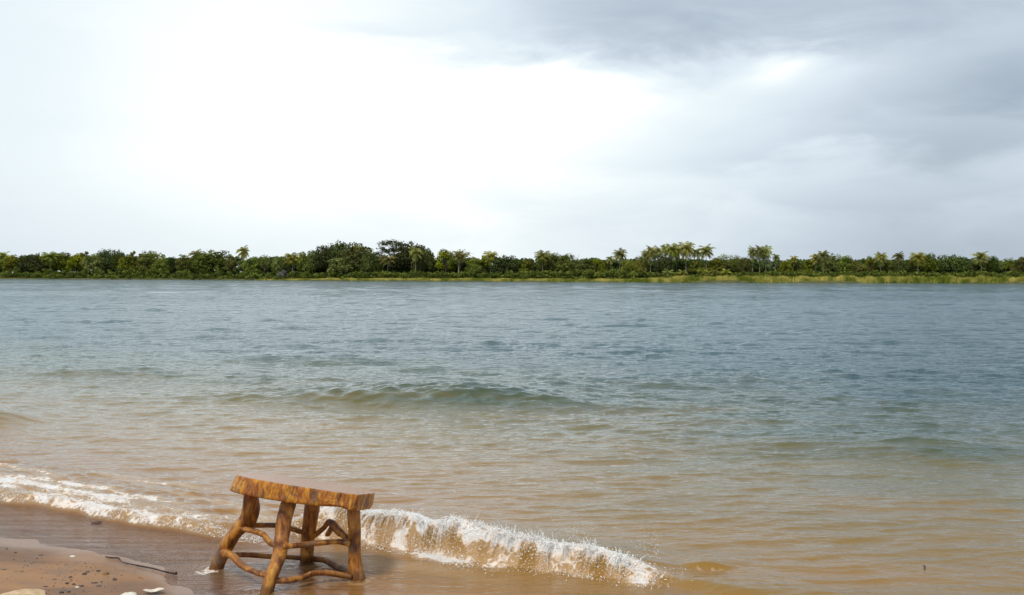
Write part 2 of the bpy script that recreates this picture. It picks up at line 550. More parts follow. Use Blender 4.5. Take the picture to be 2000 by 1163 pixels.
    w.l.new(wv.outputs[0], vo.inputs['Vector'])
    vo.inputs['Scale'].default_value = 24.0
    lace = w.mr(vo.outputs['Distance'], 0.0, 0.30, 1.0, 0.0)
    f1 = w.noise(wv.outputs[0], 11.0, 6, 0.68, 0.4).outputs[0]
    cov = w.m('ADD', w.m('MULTIPLY_ADD', lace, 0.20, w.m('MULTIPLY_ADD', f1, 1.25, -0.20)), w.m('MULTIPLY_ADD', foam, 0.92, -0.92))
    cov = w.mr(cov, 0.02, 0.24, 0.0, 0.95)
    cov = w.m('MULTIPLY', cov, w.mr(foam, 0.02, 0.2, 0, 1))
    fd = w.node('ShaderNodeBsdfPrincipled')
    fcol = w.mix(w.m('MULTIPLY', w.mr(w.m('MULTIPLY_ADD', foam, 0.40, w.m('MULTIPLY', f1, 0.8)), 0.50, 0.82, 1.0, 0.0), w.mr(depth, 0.3, 0.8, 1.0, 0.0)), (0.95, 0.94, 0.92), (0.88, 0.66, 0.46))
    w.put(fd.inputs['Base Color'], fcol)
    fd.inputs['Roughness'].default_value = 0.35
    w.l.new(nrm, fd.inputs['Normal'])
    m3 = w.node('ShaderNodeMixShader')
    w.put(m3.inputs[0], cov)
    w.l.new(m2.outputs[0], m3.inputs[1])
    w.l.new(fd.outputs[0], m3.inputs[2])
    w.l.new(m3.outputs[0], out.inputs[0])
    return m


def mat_spray():
    m, w, out = new_mat('white_spray')
    principled(w, out, (0.93, 0.92, 0.89), 0.18, 0.6)
    return m


def mat_leaf(name, dark, lite, back=0.25):
    m, w, out = new_mat(name)
    oi = w.node('ShaderNodeObjectInfo')
    t = w.attr('tint').outputs['Fac']
    c = w.mix(t, dark, lite)
    hs = w.node('ShaderNodeHueSaturation')
    w.put(hs.inputs['Hue'], w.mr(oi.outputs['Random'], 0, 1, 0.475, 0.525, False))
    w.put(hs.inputs['Value'], w.m('MULTIPLY_ADD', w.m('FRACT', w.m('MULTIPLY', oi.outputs['Random'], 7.31)), 0.75, 0.78))
    w.put(hs.inputs['Saturation'], w.m('MULTIPLY_ADD', w.m('FRACT', w.m('MULTIPLY', oi.outputs['Random'], 3.77)), 0.25, 0.85))
    w.put(hs.inputs['Color'], c)
    c = hs.outputs[0]
    d = w.node('ShaderNodeBsdfDiffuse')
    w.put(d.inputs[0], c)
    tr = w.node('ShaderNodeBsdfTranslucent')
    w.put(tr.inputs[0], c)
    mx = w.node('ShaderNodeMixShader')
    mx.inputs[0].default_value = back
    w.l.new(d.outputs[0], mx.inputs[1])
    w.l.new(tr.outputs[0], mx.inputs[2])
    w.l.new(mx.outputs[0], out.inputs[0])
    return m


def mat_plain(name, c1, c2, scale=6, rough=0.8, spec=0.3, stretch=(1, 1, 1), bstr=0.4, bdist=0.01):
    m, w, out = new_mat(name)
    tc = w.node('ShaderNodeTexCoord').outputs['Object']
    n = w.noise(w.mapping(tc, stretch), scale, 5, 0.6, 0.3).outputs[0]
    principled(w, out, w.mix(w.mr(n, 0.35, 0.65), c1, c2), rough, spec, n, bstr, bdist)
    return m


def mat_bark():
    m, w, out = new_mat('varnished_bark')
    tc = w.node('ShaderNodeTexCoord').outputs['Object']
    g = w.mapping(tc, (1, 1, 0.28), (0, R(14), 0))
    n1 = w.noise(g, 30.0, 7, 0.72, 0.6).outputs[0]
    n2 = w.noise(w.mapping(tc, (1, 1, 0.75), (0, R(10), 0), (3, 1, 2)), 16.0, 5, 0.6, 1.0).outputs[0]
    n3 = w.noise(g, 90.0, 4, 0.7, 0.5).outputs[0]
    c = w.ramp(n1, [(0.30, (0.12, 0.040, 0.018)), (0.42, (0.38, 0.115, 0.016)), (0.51, (0.66, 0.24, 0.018)), (0.60, (0.80, 0.39, 0.035)), (0.72, (0.85, 0.56, 0.18))])
    c = w.mix(w.mr(n2, 0.50, 0.64, 0.0, 0.75), c, (0.15, 0.085, 0.055))
    c = w.mix(w.mr(n2, 0.30, 0.42, 0.65, 0.0), c, (0.62, 0.20, 0.05))
    c = w.mix(w.mr(n3, 0.50, 0.68, 0.0, 0.65), c, (0.09, 0.042, 0.025))
    h = w.m('MULTIPLY_ADD', n3, 0.4, n1)
    principled(w, out, c, 0.30, 0.6, h, 1.0, 0.02)
    return m


def mat_seat_top():
    m, w, out = new_mat('varnished_seat_top')
    tc = w.node('ShaderNodeTexCoord').outputs['Object']
    wv = w.node('ShaderNodeTexWave', wave_type='RINGS', rings_direction='Z')
    w.put(wv.inputs['Vector'], w.mapping(tc, (1, 1.3, 0.01), loc=(0.03, 0.02, 0)))
    wv.inputs['Scale'].default_value = 14
    wv.inputs['Distortion'].default_value = 3.0
    wv.inputs['Detail'].default_value = 3
    c = w.mix(wv.outputs[0], (0.50, 0.23, 0.12), (0.62, 0.32, 0.18))
    principled(w, out, c, 0.16, 0.6)
    return m


def mat_pole():
    m, w, out = new_mat('varnished_branch')
    tc = w.node('ShaderNodeTexCoord').outputs['Object']
    n1 = w.noise(w.mapping(tc, (1, 1, 0.35)), 30.0, 5, 0.6, 0.6).outputs[0]
    n2 = w.noise(tc, 11.0, 4, 0.6, 0.6).outputs[0]
    n3 = w.noise(w.mapping(tc, (1, 1, 0.2)), 150.0, 3, 0.6).outputs[0]
    c = w.ramp(n1, [(0.30, (0.06, 0.020, 0.008)), (0.44, (0.24, 0.078, 0.012)), (0.56, (0.50, 0.200, 0.022)), (0.70, (0.66, 0.35, 0.075))])
    c = w.mix(w.mr(n2, 0.55, 0.68, 0.0, 0.8), c, (0.19, 0.13, 0.085))
    c = w.mix(w.mr(n2, 0.30, 0.42, 0.5, 0.0), c, (0.36, 0.10, 0.030))
    c = w.mix(w.mr(n3, 0.55, 0.7, 0, 0.5), c, (0.10, 0.045, 0.02))
    # feet soaked by the wash
    gp = w.node('ShaderNodeSeparateXYZ')
    w.l.new(w.node('ShaderNodeNewGeometry').outputs['Position'], gp.inputs[0])
    c = w.mix(w.mr(w.m('MULTIPLY_ADD', n2, 0.05, gp.outputs[2]), 0.045, 0.075, 0.65, 0.0), c, (0.07, 0.028, 0.012))
    principled(w, out, c, 0.42, 0.45, w.m('MULTIPLY_ADD', n3, 0.5, n1), 0.9, 0.010)
    return m


M = dict(sand=mat_sand(), water=mat_water(), spray=mat_spray(), bark=mat_bark(), top=mat_seat_top(), pole=mat_pole(),
         leaf=mat_leaf('broad_leaves', (0.060, 0.078, 0.015), (0.285, 0.300, 0.048)),
         darkleaf=mat_leaf('dark_leaves', (0.036, 0.056, 0.016), (0.150, 0.180, 0.042)),
         yleaf=mat_leaf('yellow_green_leaves', (0.070, 0.085, 0.014), (0.290, 0.290, 0.045)),
         frond=mat_leaf('palm_fronds', (0.065, 0.085, 0.015), (0.40, 0.39, 0.085)),
         under=mat_leaf('undergrowth_leaves', (0.045, 0.062, 0.012), (0.210, 0.235, 0.036)),
         grass=mat_leaf('bank_grass_blades', (0.20, 0.23, 0.03), (0.68, 0.56, 0.17)),
         grey=mat_leaf('dry_twigs', (0.16, 0.13, 0.12), (0.38, 0.33, 0.33)),
         trunk=mat_plain('tree_bark', (0.05, 0.04, 0.03), (0.13, 0.10, 0.075), 2.0),
         ptrunk=mat_plain('palm_bark', (0.24, 0.19, 0.14), (0.44, 0.37, 0.28), 2.0),
         soil=mat_plain('bank_soil', (0.07, 0.075, 0.025), (0.13, 0.125, 0.04), 0.4),
         stick=mat_plain('wet_driftwood', (0.035, 0.015, 0.010), (0.10, 0.045, 0.025), 40, 0.5, 0.4),
         pebble=mat_plain('dark_pebble', (0.025, 0.014, 0.012), (0.06, 0.04, 0.03), 60, 0.45, 0.5),
         brownp=mat_plain('ochre_pebble', (0.13, 0.07, 0.02), (0.30, 0.18, 0.05), 50, 0.4, 0.5),
         shell=mat_plain('bleached_shell', (0.70, 0.62, 0.50), (0.85, 0.80, 0.70), 30, 0.5, 0.4),
         pale=mat_plain('pale_crust', (0.46, 0.31, 0.17), (0.70, 0.50, 0.30), 30, 0.8, 0.3, bdist=0.006))


# ------------------------------------------------------------------ setting: sand, water, far bank
def axis(lo, hi, flo, fhi, fine, growth=1.09):
    mid = list(np.arange(flo, fhi, fine))
    a, st = [], fine
    x = flo
    while x > lo:
        st = min(st * growth, 60)
        x -= st
        a.append(x)
    b, st = [], fine
    x = mid[-1]
    while x < hi:
        st = min(st * growth, 60)
        x += st
        b.append(x)
    return np.array(a[::-1] + mid + b)


def grid_faces(nr, nc):
    i = np.arange(nr - 1)[:, None] * nc + np.arange(nc - 1)[None, :]
    i = i.ravel()
    return np.stack([i, i + 1, i + nc + 1, i + nc], 1)


ax, ay = axis(-900, 900, -3.6, 2.0, 0.02), axis(-80, 330, 3.6, 6.6, 0.02)
GX, GY = np.meshgrid(ax, ay)
GZ = sand_z(GX, GY)
s_, r_ = sr(GX, GY)
s0_ = 0.05 - 1.22 * ss(-3.75, -2.2, r_)
wet = ss(-0.19, -0.03, s_ - s0_ + 0.16 * fbm(r_ * 1.3, s_ * 2, 71, 3))
o = mesh_np('beach_sand', np.stack([GX.ravel(), GY.ravel(), GZ.ravel()], 1), grid_faces(len(ay), len(ax)), M['sand'], attrs={'wet': wet})
tag(o, kind='structure')

ds = [2.0]
while ds[-1] < 520:
    ds.append(ds[-1] + 0.011 * (max(ds[-1], 3.5) / 5.0) ** 1.36)
ds = np.array(ds)
th = np.concatenate([np.linspace(-80, -31, 70)[:-1], np.linspace(-31, 31, 1050), np.linspace(31, 80, 70)[1:]])
DD, TT = np.meshgrid(ds, np.radians(th), indexing='ij')
WX, WY = DD * np.sin(TT), DD * np.cos(TT)
sp = 0.011 * (np.maximum(DD, 3.5) / 5.0) ** 1.36
WZ, foam = water_z(WX, WY, sp)
sz = sand_z(WX, WY)
WZ = WZ * np.where(np.abs(WX) > 0, 1, 1)
dep = np.maximum(WZ - sz, 0)
s_, r_ = sr(WX, WY)
calm = 1 - ss(0.25, 1.2, s_) * (0.45 + 0.55 * ss(1.5, 8.0, s_))
calm = np.clip(calm * (1 - 0.6 * foam), 0, 1)
far = ss(20, 90, DD) * np.clip(0.75 + 0.9 * fbm(WX * 0.012, WY * 0.045, 81, 3), 0.15, 1.5)
ff = grid_faces(len(ds), len(th))
o = mesh_np('water', np.stack([WX.ravel(), WY.ravel(), WZ.ravel()], 1), ff, M['water'],
            attrs={'depth': dep, 'foam': foam, 'calm': calm, 'far': far})
tag(o, kind='structure')


def shore_d(px):
    """distance (world y) of the far waterline for a photo column"""
    return float(np.interp(px, [-600, 0, 300, 700, 1000, 1400, 2000, 2600], [430, 395, 380, 335, 312, 300, 306, 315]))


def col_x(px, Y):
    return (px - CX) / FPX * Y


cols = np.arange(-900, 2960, 12)
offs = np.array([-6, -0.8, 0.0, 0.25, 1.2, 5, 12, 25, 60, 250, 900, 2500])
hts = np.array([-1.5, -0.35, 0.05, 0.35, 0.50, 0.75, 0.9, 2.4, 3.6, 3.8, 3.8, 3.8])
V = []
for i, c in enumerate(cols):
    sdist = shore_d(c) + 1.6 * float(pn(c * 0.011, 0.3, 90)) + .5 * float(pn(c * 0.06, 0.3, 91))
    up = float(np.interp(c, [0, 500, 1250, 1320, 2000], [0.6, 0.7, 0.9, 1.35, 1.5]))
    for j, (of, hh) in enumerate(zip(offs, hts)):
        Y = sdist + of
        V.append((col_x(c, sdist) * (Y / sdist) ** 0.9, Y, hh * (up if hh > 0.1 else 1) + (0.1 * float(pn(c * .05, j * .7, 92)) if of > 1 else 0)))
o = mesh_np('far_bank', V, grid_faces(len(cols), len(offs))[:, ::-1], M['soil'])
tag(o, kind='structure')


def bank_z(px, of):
    up = float(np.interp(px, [0, 500, 1250, 1320, 2000], [0.6, 0.7, 0.9, 1.35, 1.5]))
    return float(np.interp(of, offs, hts)) * up - 0.1


# ------------------------------------------------------------------ foliage builders
class Leaves:
    def __init__(s):
        s.V, s.F, s.T = [], [], []
        s.n = 0

    def cloud(s, C, Nrm, size, tint, flat=0.0):
        """one irregular four-cornered leaf clump per centre"""
        C = np.asarray(C, float)
        n = len(C)
        if n == 0:
            return
        N = np.asarray(Nrm, float) + rng.normal(0, 0.55, (n, 3))
        N[:, 2] += flat
        N /= np.linalg.norm(N, axis=1)[:, None] + 1e-9
        a = np.cross(N, rng.normal(0, 1, (n, 3)))
        a /= np.linalg.norm(a, axis=1)[:, None] + 1e-9
        b = np.cross(N, a)
        sz = size * rng.uniform(0.55, 1.35, (n, 1))
        P = []
        for q, (u, v) in enumerate(((-1, -.35), (.1, -.9), (1, .3), (-.1, .8))):
            j = rng.uniform(0.6, 1.25, (n, 1))
            P.append(C + a * sz * u * j + b * sz * v * j + N * sz * rng.normal(0, 0.12, (n, 1)))
        P = np.stack(P, 1).reshape(-1, 3)
        s.V.append(P)
        s.F.append(np.arange(n * 4).reshape(-1, 4) + s.n)
        s.T.append(np.repeat(np.clip(np.asarray(tint) + rng.normal(0, 0.16, n), 0, 1), 4))
        s.n += n * 4

    def quads(s, P, tint):
        P = np.asarray(P, float).reshape(-1, 3)
        n = len(P) // 4
        s.V.append(P)
        s.F.append(np.arange(n * 4).reshape(-1, 4) + s.n)
        s.T.append(np.repeat(np.broadcast_to(np.asarray(tint, float), (n,)), 4))
        s.n += n * 4

    def build(s, name, mat, parent=None):
        return mesh_np(name, np.concatenate(s.V), np.concatenate(s.F), mat, parent, smooth=False, attrs={'tint': np.concatenate(s.T)})


def tube(paths, segs=6):
    """paths: list of (points, radii) -> verts, quads"""
    V, F = [], []
    for pts, rad in paths:
        pts = [Vector(p) for p in pts]
        base = len(V)
        up = Vector((0.13, 0.97, 0.2)).normalized()
        for i, p in enumerate(pts):
            t = (pts[min(i + 1, len(pts) - 1)] - pts[max(i - 1, 0)]).normalized()
            a = t.cross(up)
            if a.length < 1e-3:
                a = t.cross(Vector((1, 0, 0)))
            a.normalize()
            b = t.cross(a)
            for k in range(segs):
                g = 2 * math.pi * k / segs
                V.append(p + (a * math.cos(g) + b * math.sin(g)) * rad[i])
        for i in range(len(pts) - 1):
            for k in range(segs):
                k2 = (k + 1) % segs
                F.append((base + i * segs + k, base + i * segs + k2, base + (i + 1) * segs + k2, base + (i + 1) * segs + k))
        # end caps as thin fans of quads
        for end, sign in ((0, -1), (len(pts) - 1, 1)):
            c = len(V)
            V.append(pts[end])
            o_ = base + end * segs
            for k in range(0, segs, 2):
                F.append((c, o_ + k, o_ + (k + 1) % segs, o_ + (k + 2) % segs))
    return [tuple(v) for v in V], F


def empty(name, loc=(0, 0, 0)):
    e = bpy.data.objects.new(name, None)
    e.location = loc
    e.empty_display_size = 0.2
    COL.objects.link(e)
    return e


def broad_proto(mat, h, wdt, nb, nleaf, low=0.22, leaf=0.30, gaps=0.0, flat=0.0, seed=1, trunk=True):
    """a broadleaf tree h tall, wdt wide; crown made of many leaf clumps on limbs"""
    rs = np.random.default_rng(seed)
    root = empty('broadleaf_tree')
    blobs = []
    for k in range(nb):
        for _ in range(30):
            a = rs.uniform(0, 2 * np.pi)
            el = rs.uniform(-0.35, 1.0)
            rr = math.sqrt(max(0, 1 - max(el, 0) ** 2))
            q = rs.uniform(0.45, 0.82)
            c = np.array([math.cos(a) * rr * wdt / 2 * q, math.sin(a) * rr * wdt / 2 * q * 0.8, h * (low + (1 - low) * (0.42 + 0.42 * el * (q + .15)))])
            if all(np.linalg.norm(c - b[0]) > wdt * 0.13 for b in blobs):
                break
        br = wdt * rs.uniform(0.13, 0.22)
        blobs.append((c, br))
    L = Leaves()
    for c, br in blobs:
        n = max(12, int(nleaf / nb))
        dv = rs.normal(0, 1, (n, 3))
        dv /= np.linalg.norm(dv, axis=1)[:, None]
        rad = br * rs.uniform(0.55, 1.08, (n, 1)) * np.array([1, 1, 0.72 - flat * 0.4])
        tint = 0.42 + rs.normal(0, 0.16) + 0 * dv[:, 2]
        L.cloud(c + dv * rad, dv, leaf, tint, 0.3 + flat)
    L.build('crown', mat, root)
    if trunk:
        paths = []
        top = h * 0.62
        tr = 0.020 * h + 0.05
        bend = rs.normal(0, 0.04 * h, 2)
        pts = [(bend[0] * t * t, bend[1] * t * t, top * t) for t in np.linspace(0, 1, 6)]
        paths.append((pts, [tr * (1.25 - 0.85 * t) for t in np.linspace(0, 1, 6)]))
        for c, br in blobs[:int(len(blobs) * 0.8)]:
            t0 = rs.uniform(0.35, 0.95)
            p0 = np.array([bend[0] * t0 * t0, bend[1] * t0 * t0, top * t0])
            mid = (p0 + c) / 2 + np.array([0, 0, 0.05 * h])
            paths.append(([tuple(p0), tuple(mid), tuple(c)], [tr * 0.45, tr * 0.3, tr * 0.12]))
        tv, tf = tube(paths, 6)
        mesh_np('trunk', tv, tf, M['trunk'], root)
    return root


def frond(L, base, yaw, pitch0, length, droop, tint, nl=16, wid=0.55):
    """an arching palm frond with hanging leaflets on both sides"""
    p = np.array(base, float)
    a = pitch0
    seg = length / nl
    d2 = np.array([math.cos(yaw), math.sin(yaw)])
    side = np.array([-math.sin(yaw), math.cos(yaw), 0])
    for k in range(nl):
        t = (k + 0.5) / nl
        dirv = np.array([d2[0] * math.cos(a), d2[1] * math.cos(a), math.sin(a)])
        q = p + dirv * seg
        wl = wid * math.sin(math.pi * (0.12 + 0.83 * t)) * rng.uniform(0.8, 1.1)
        up = np.cross(dirv, side)
        P = []
        # rachis
        P += [p - side * 0.03, q - side * 0.03, q + side * 0.03, p + side * 0.03]
        for sg in (-1, 1):
            tip = q + side * sg * wl + dirv * seg * 1.6 - np.array([0, 0, 1]) * wl * rng.uniform(0.35, 0.95)
            P += [p, p + dirv * seg * 0.9, tip + dirv * 0.1, tip - dirv * 0.08]
        L.quads(P, np.clip(tint + rng.normal(0, 0.10), 0, 1))
        p = q
        a -= droop / nl * (0.5 + 1.1 * t)


def palm_proto(h, crown, seed, lean=0.06, nf=22, trunk_r=0.16, name='coconut_palm'):
    rs = np.random.default_rng(seed)
    root = empty(name)
    la = rs.uniform(0, 6.28)
    pts = []
    for t in np.linspace(0, 1, 8):
        pts.append((math.cos(la) * lean * h * t ** 1.7, math.sin(la) * lean * h * t ** 1.7 * .5, (h - crown * 0.35) * t))
    tv, tf = tube([(pts, [trunk_r * (1.5 - 0.9 * min(1, t * 1.6)) for t in np.linspace(0, 1, 8)])], 7)
    mesh_np('trunk', tv, tf, M['ptrunk'], root)
    L = Leaves()
    topp = pts[-1]
    for k in range(nf):
        yaw = k * 2.399 + rs.uniform(-.25, .25)
        t = k / (nf - 1)
        pit = R(78 - 118 * t ** 0.9) + rs.normal(0, .1)
        frond(L, topp, yaw, pit, crown * rs.uniform(0.85, 1.1), R(55 + 35 * (1 - t)) * rs.uniform(.8, 1.2), 0.62 - 0.30 * t + rs.normal(0, .10), 14, crown * 0.27)
    L.build('crown', M['frond'], root)
    return root


def bare_proto(h, wdt, seed):
    rs = np.random.default_rng(seed)
    root = empty('bare_tree')
    paths, tw = [], []

    def grow(p, d, ln, r, lv):
        q = p + d * ln
        paths.append(([tuple(p), tuple((p + q) / 2 + Vector(rs.normal(0, .05 * ln, 3))), tuple(q)], [r, r * .8, r * .6]))
        if lv == 0:
            return
        for _ in range(3 if lv > 1 else 4):
            nd = (d + Vector(rs.normal(0, 0.45, 3))).normalized()
            nd.z = abs(nd.z) * .8 + .1
            grow(q, nd.normalized(), ln * rs.uniform(.55, .8), r * .58, lv - 1)
    grow(Vector((0, 0, 0)), Vector((0, 0, 1)), h * 0.36, 0.12, 4)
    main, twig = [], []
    for p in paths:
        (main if p[1][0] > 0.06 else twig).append(p)
    tv, tf = tube(main, 6)
    mesh_np('trunk', tv, tf, M['trunk'], root)
    tv, tf = tube(twig, 4)
    o = mesh_np('crown', tv, tf, M['grey'], root, attrs={'tint': np.full(len(tv), 0.7)})
    return root


def layered_proto(h, wdt, seed):
    """old spreading tree whose flat foliage plates stand apart on long limbs"""
    rs = np.random.default_rng(seed)
    root = empty('layered_tree')
    plates = [(-.10, .97, .22), (-.24, .93, .16), (.05, .90, .22), (-.30, .80, .10), (-.20, .72, .16), (-.40, .66, .13), (-.48, .60, .08), (-.28, .56, .17),
              (-.05, .76, .20), (.12, .78, .2), (.02, .60, .25), (-.12, .48, .25), (.18, .62, .2), (-.36, .47, .12), (.10, .45, .25)]
    L = Leaves()
    paths = [([(wdt * .12, 0, 0), (wdt * .08, 0, h * .3), (wdt * .0, 0, h * .55), (-wdt * .08, 0, h * .9)], [.42, .34, .25, .08])]
    for (u, v, q) in plates:
        c = np.array([u * wdt, rs.uniform(-.12, .12) * wdt, v * h])
        n = int(1900 * q)
        dv = rs.normal(0, 1, (n, 3)) * np.array([q * wdt * .42, q * wdt * .42, h * 0.030])
        L.cloud(c + dv, np.tile([0, 0, 1.0], (n, 1)), 0.24, 0.35 + rs.normal(0, .12), 0.4)
        z0 = max(v - .22, .2)
        paths.append(([(wdt * (.06 - .1 * z0), 0, h * z0), tuple((c + np.array([0, 0, h * (z0 - .02)])) * np.array([.5, .5, .5])), tuple(c)], [.16, .11, .05]))
    L.build('crown', M['darkleaf'], root)
    tv, tf = tube(paths, 6)
    mesh_np('trunk', tv, tf, M['trunk'], root)
    return root


PROTO = {}


def protos():
    P = {}
    # key: (builder result, nominal height, nominal width)
    P['D1'] = (broad_proto(M['darkleaf'], 10, 10, 30, 3400, 0.02, 0.27, seed=3), 10, 10)      # dark dome
    P['D2'] = (broad_proto(M['darkleaf'], 10, 11, 34, 3400, 0.0, 0.27, seed=4), 10, 11)
    P['M1'] = (broad_proto(M['leaf'], 9, 8, 24, 2600, 0.03, 0.26, seed=5), 9, 8)
    P['M2'] = (broad_proto(M['leaf'], 9, 7, 20, 2200, 0.05, 0.26, seed=6), 9, 7)
    P['M3'] = (broad_proto(M['leaf'], 9, 9, 26, 2600, 0.0, 0.26, seed=7), 9, 9)
    P['Y1'] = (broad_proto(M['yleaf'], 8, 6, 20, 1900, 0.03, 0.24, seed=8), 8, 6)
    P['Y2'] = (broad_proto(M['yleaf'], 8, 8, 24, 2200, 0.0, 0.24, seed=9), 8, 8)
    P['A1'] = (broad_proto(M['leaf'], 9, 8, 22, 1000, 0.25, 0.22, flat=.6, seed=10), 9, 8)     # airy
    P['T1'] = (broad_proto(M['leaf'], 9, 4, 14, 1200, 0.1, 0.24, seed=11), 9, 4)               # slim
    P['P1'] = (palm_proto(10, 3.1, 20, 0.05, 24), 10, 5.2)
    P['P2'] = (palm_proto(10, 3.0, 21, 0.12, 20), 10, 5.2)
    P['P3'] = (palm_proto(9, 3.3, 22, 0.02, 28), 9, 5.6)
    P['YP'] = (palm_proto(3.6, 3.0, 23, 0.05, 16, 0.16, 'young_palm'), 4.6, 5.2)
    P['B1'] = (bare_proto(8, 6, 30), 8, 5)
    P['L1'] = (layered_proto(13, 13, 31), 13, 13)
    return P


PROTO = protos()
USED = set()


def children(o):
    return [c for c in COL.objects if c.parent == o]


KIDS = {k: children(v[0]) for k, v in PROTO.items()}


for _k, (_r, _h, _w) in list(PROTO.items()):
    _cr = [c for c in KIDS[_k] if c.name.startswith('crown')][0].data
    _v = np.empty(len(_cr.vertices) * 3, np.float32)
    _cr.vertices.foreach_get('co', _v)
    _v = _v.reshape(-1, 3)
    _hh = float(np.percentile(_v[:, 2], 99.6))
    _ww = float(np.percentile(_v[:, 0], 98.5) - np.percentile(_v[:, 0], 1.5))
    PROTO[_k] = (_r, _hh, _ww)


def plant(key, px, top, wpx, of, label, name=None, cat='tree', group=None, rz=None, extra=0.0):
    root, h0, w0 = PROTO[key]
    if key in USED:
        c = root.copy()
        COL.objects.link(c)
        for ch in KIDS[key]:
            k = ch.copy()
            COL.objects.link(k)
            k.parent = c
        root = c
    else:
        USED.add(key)
    Y = shore_d(px) + of
    zb = bank_z(px, of)
    zt = at_depth(px, top, Y).z
    x = at_depth(px, top, Y).x
    root.location = (x, Y, zb)
    hh = max(zt - zb, 1.0)
    ww = wpx / FPX * Y
    if key[0] in 'P':
        ww *= 1.30
        hh *= 1.12
        kz = hh / h0
        root.scale = (ww / w0, ww / w0, kz)
    else:
        root.scale = (ww / w0 * 1.12, ww / w0 * 1.12, hh / h0 * 0.965)
    root.rotation_euler = (0, 0, random.uniform(0, 6.28) if rz is None else rz)
    tag(root, label, cat, group)
    if name:
        root.name = name
    return root


GB = 'broadleaf trees on the far bank'
GP = 'coconut palms on the far bank'
GY_ = 'young palms at the grass edge'
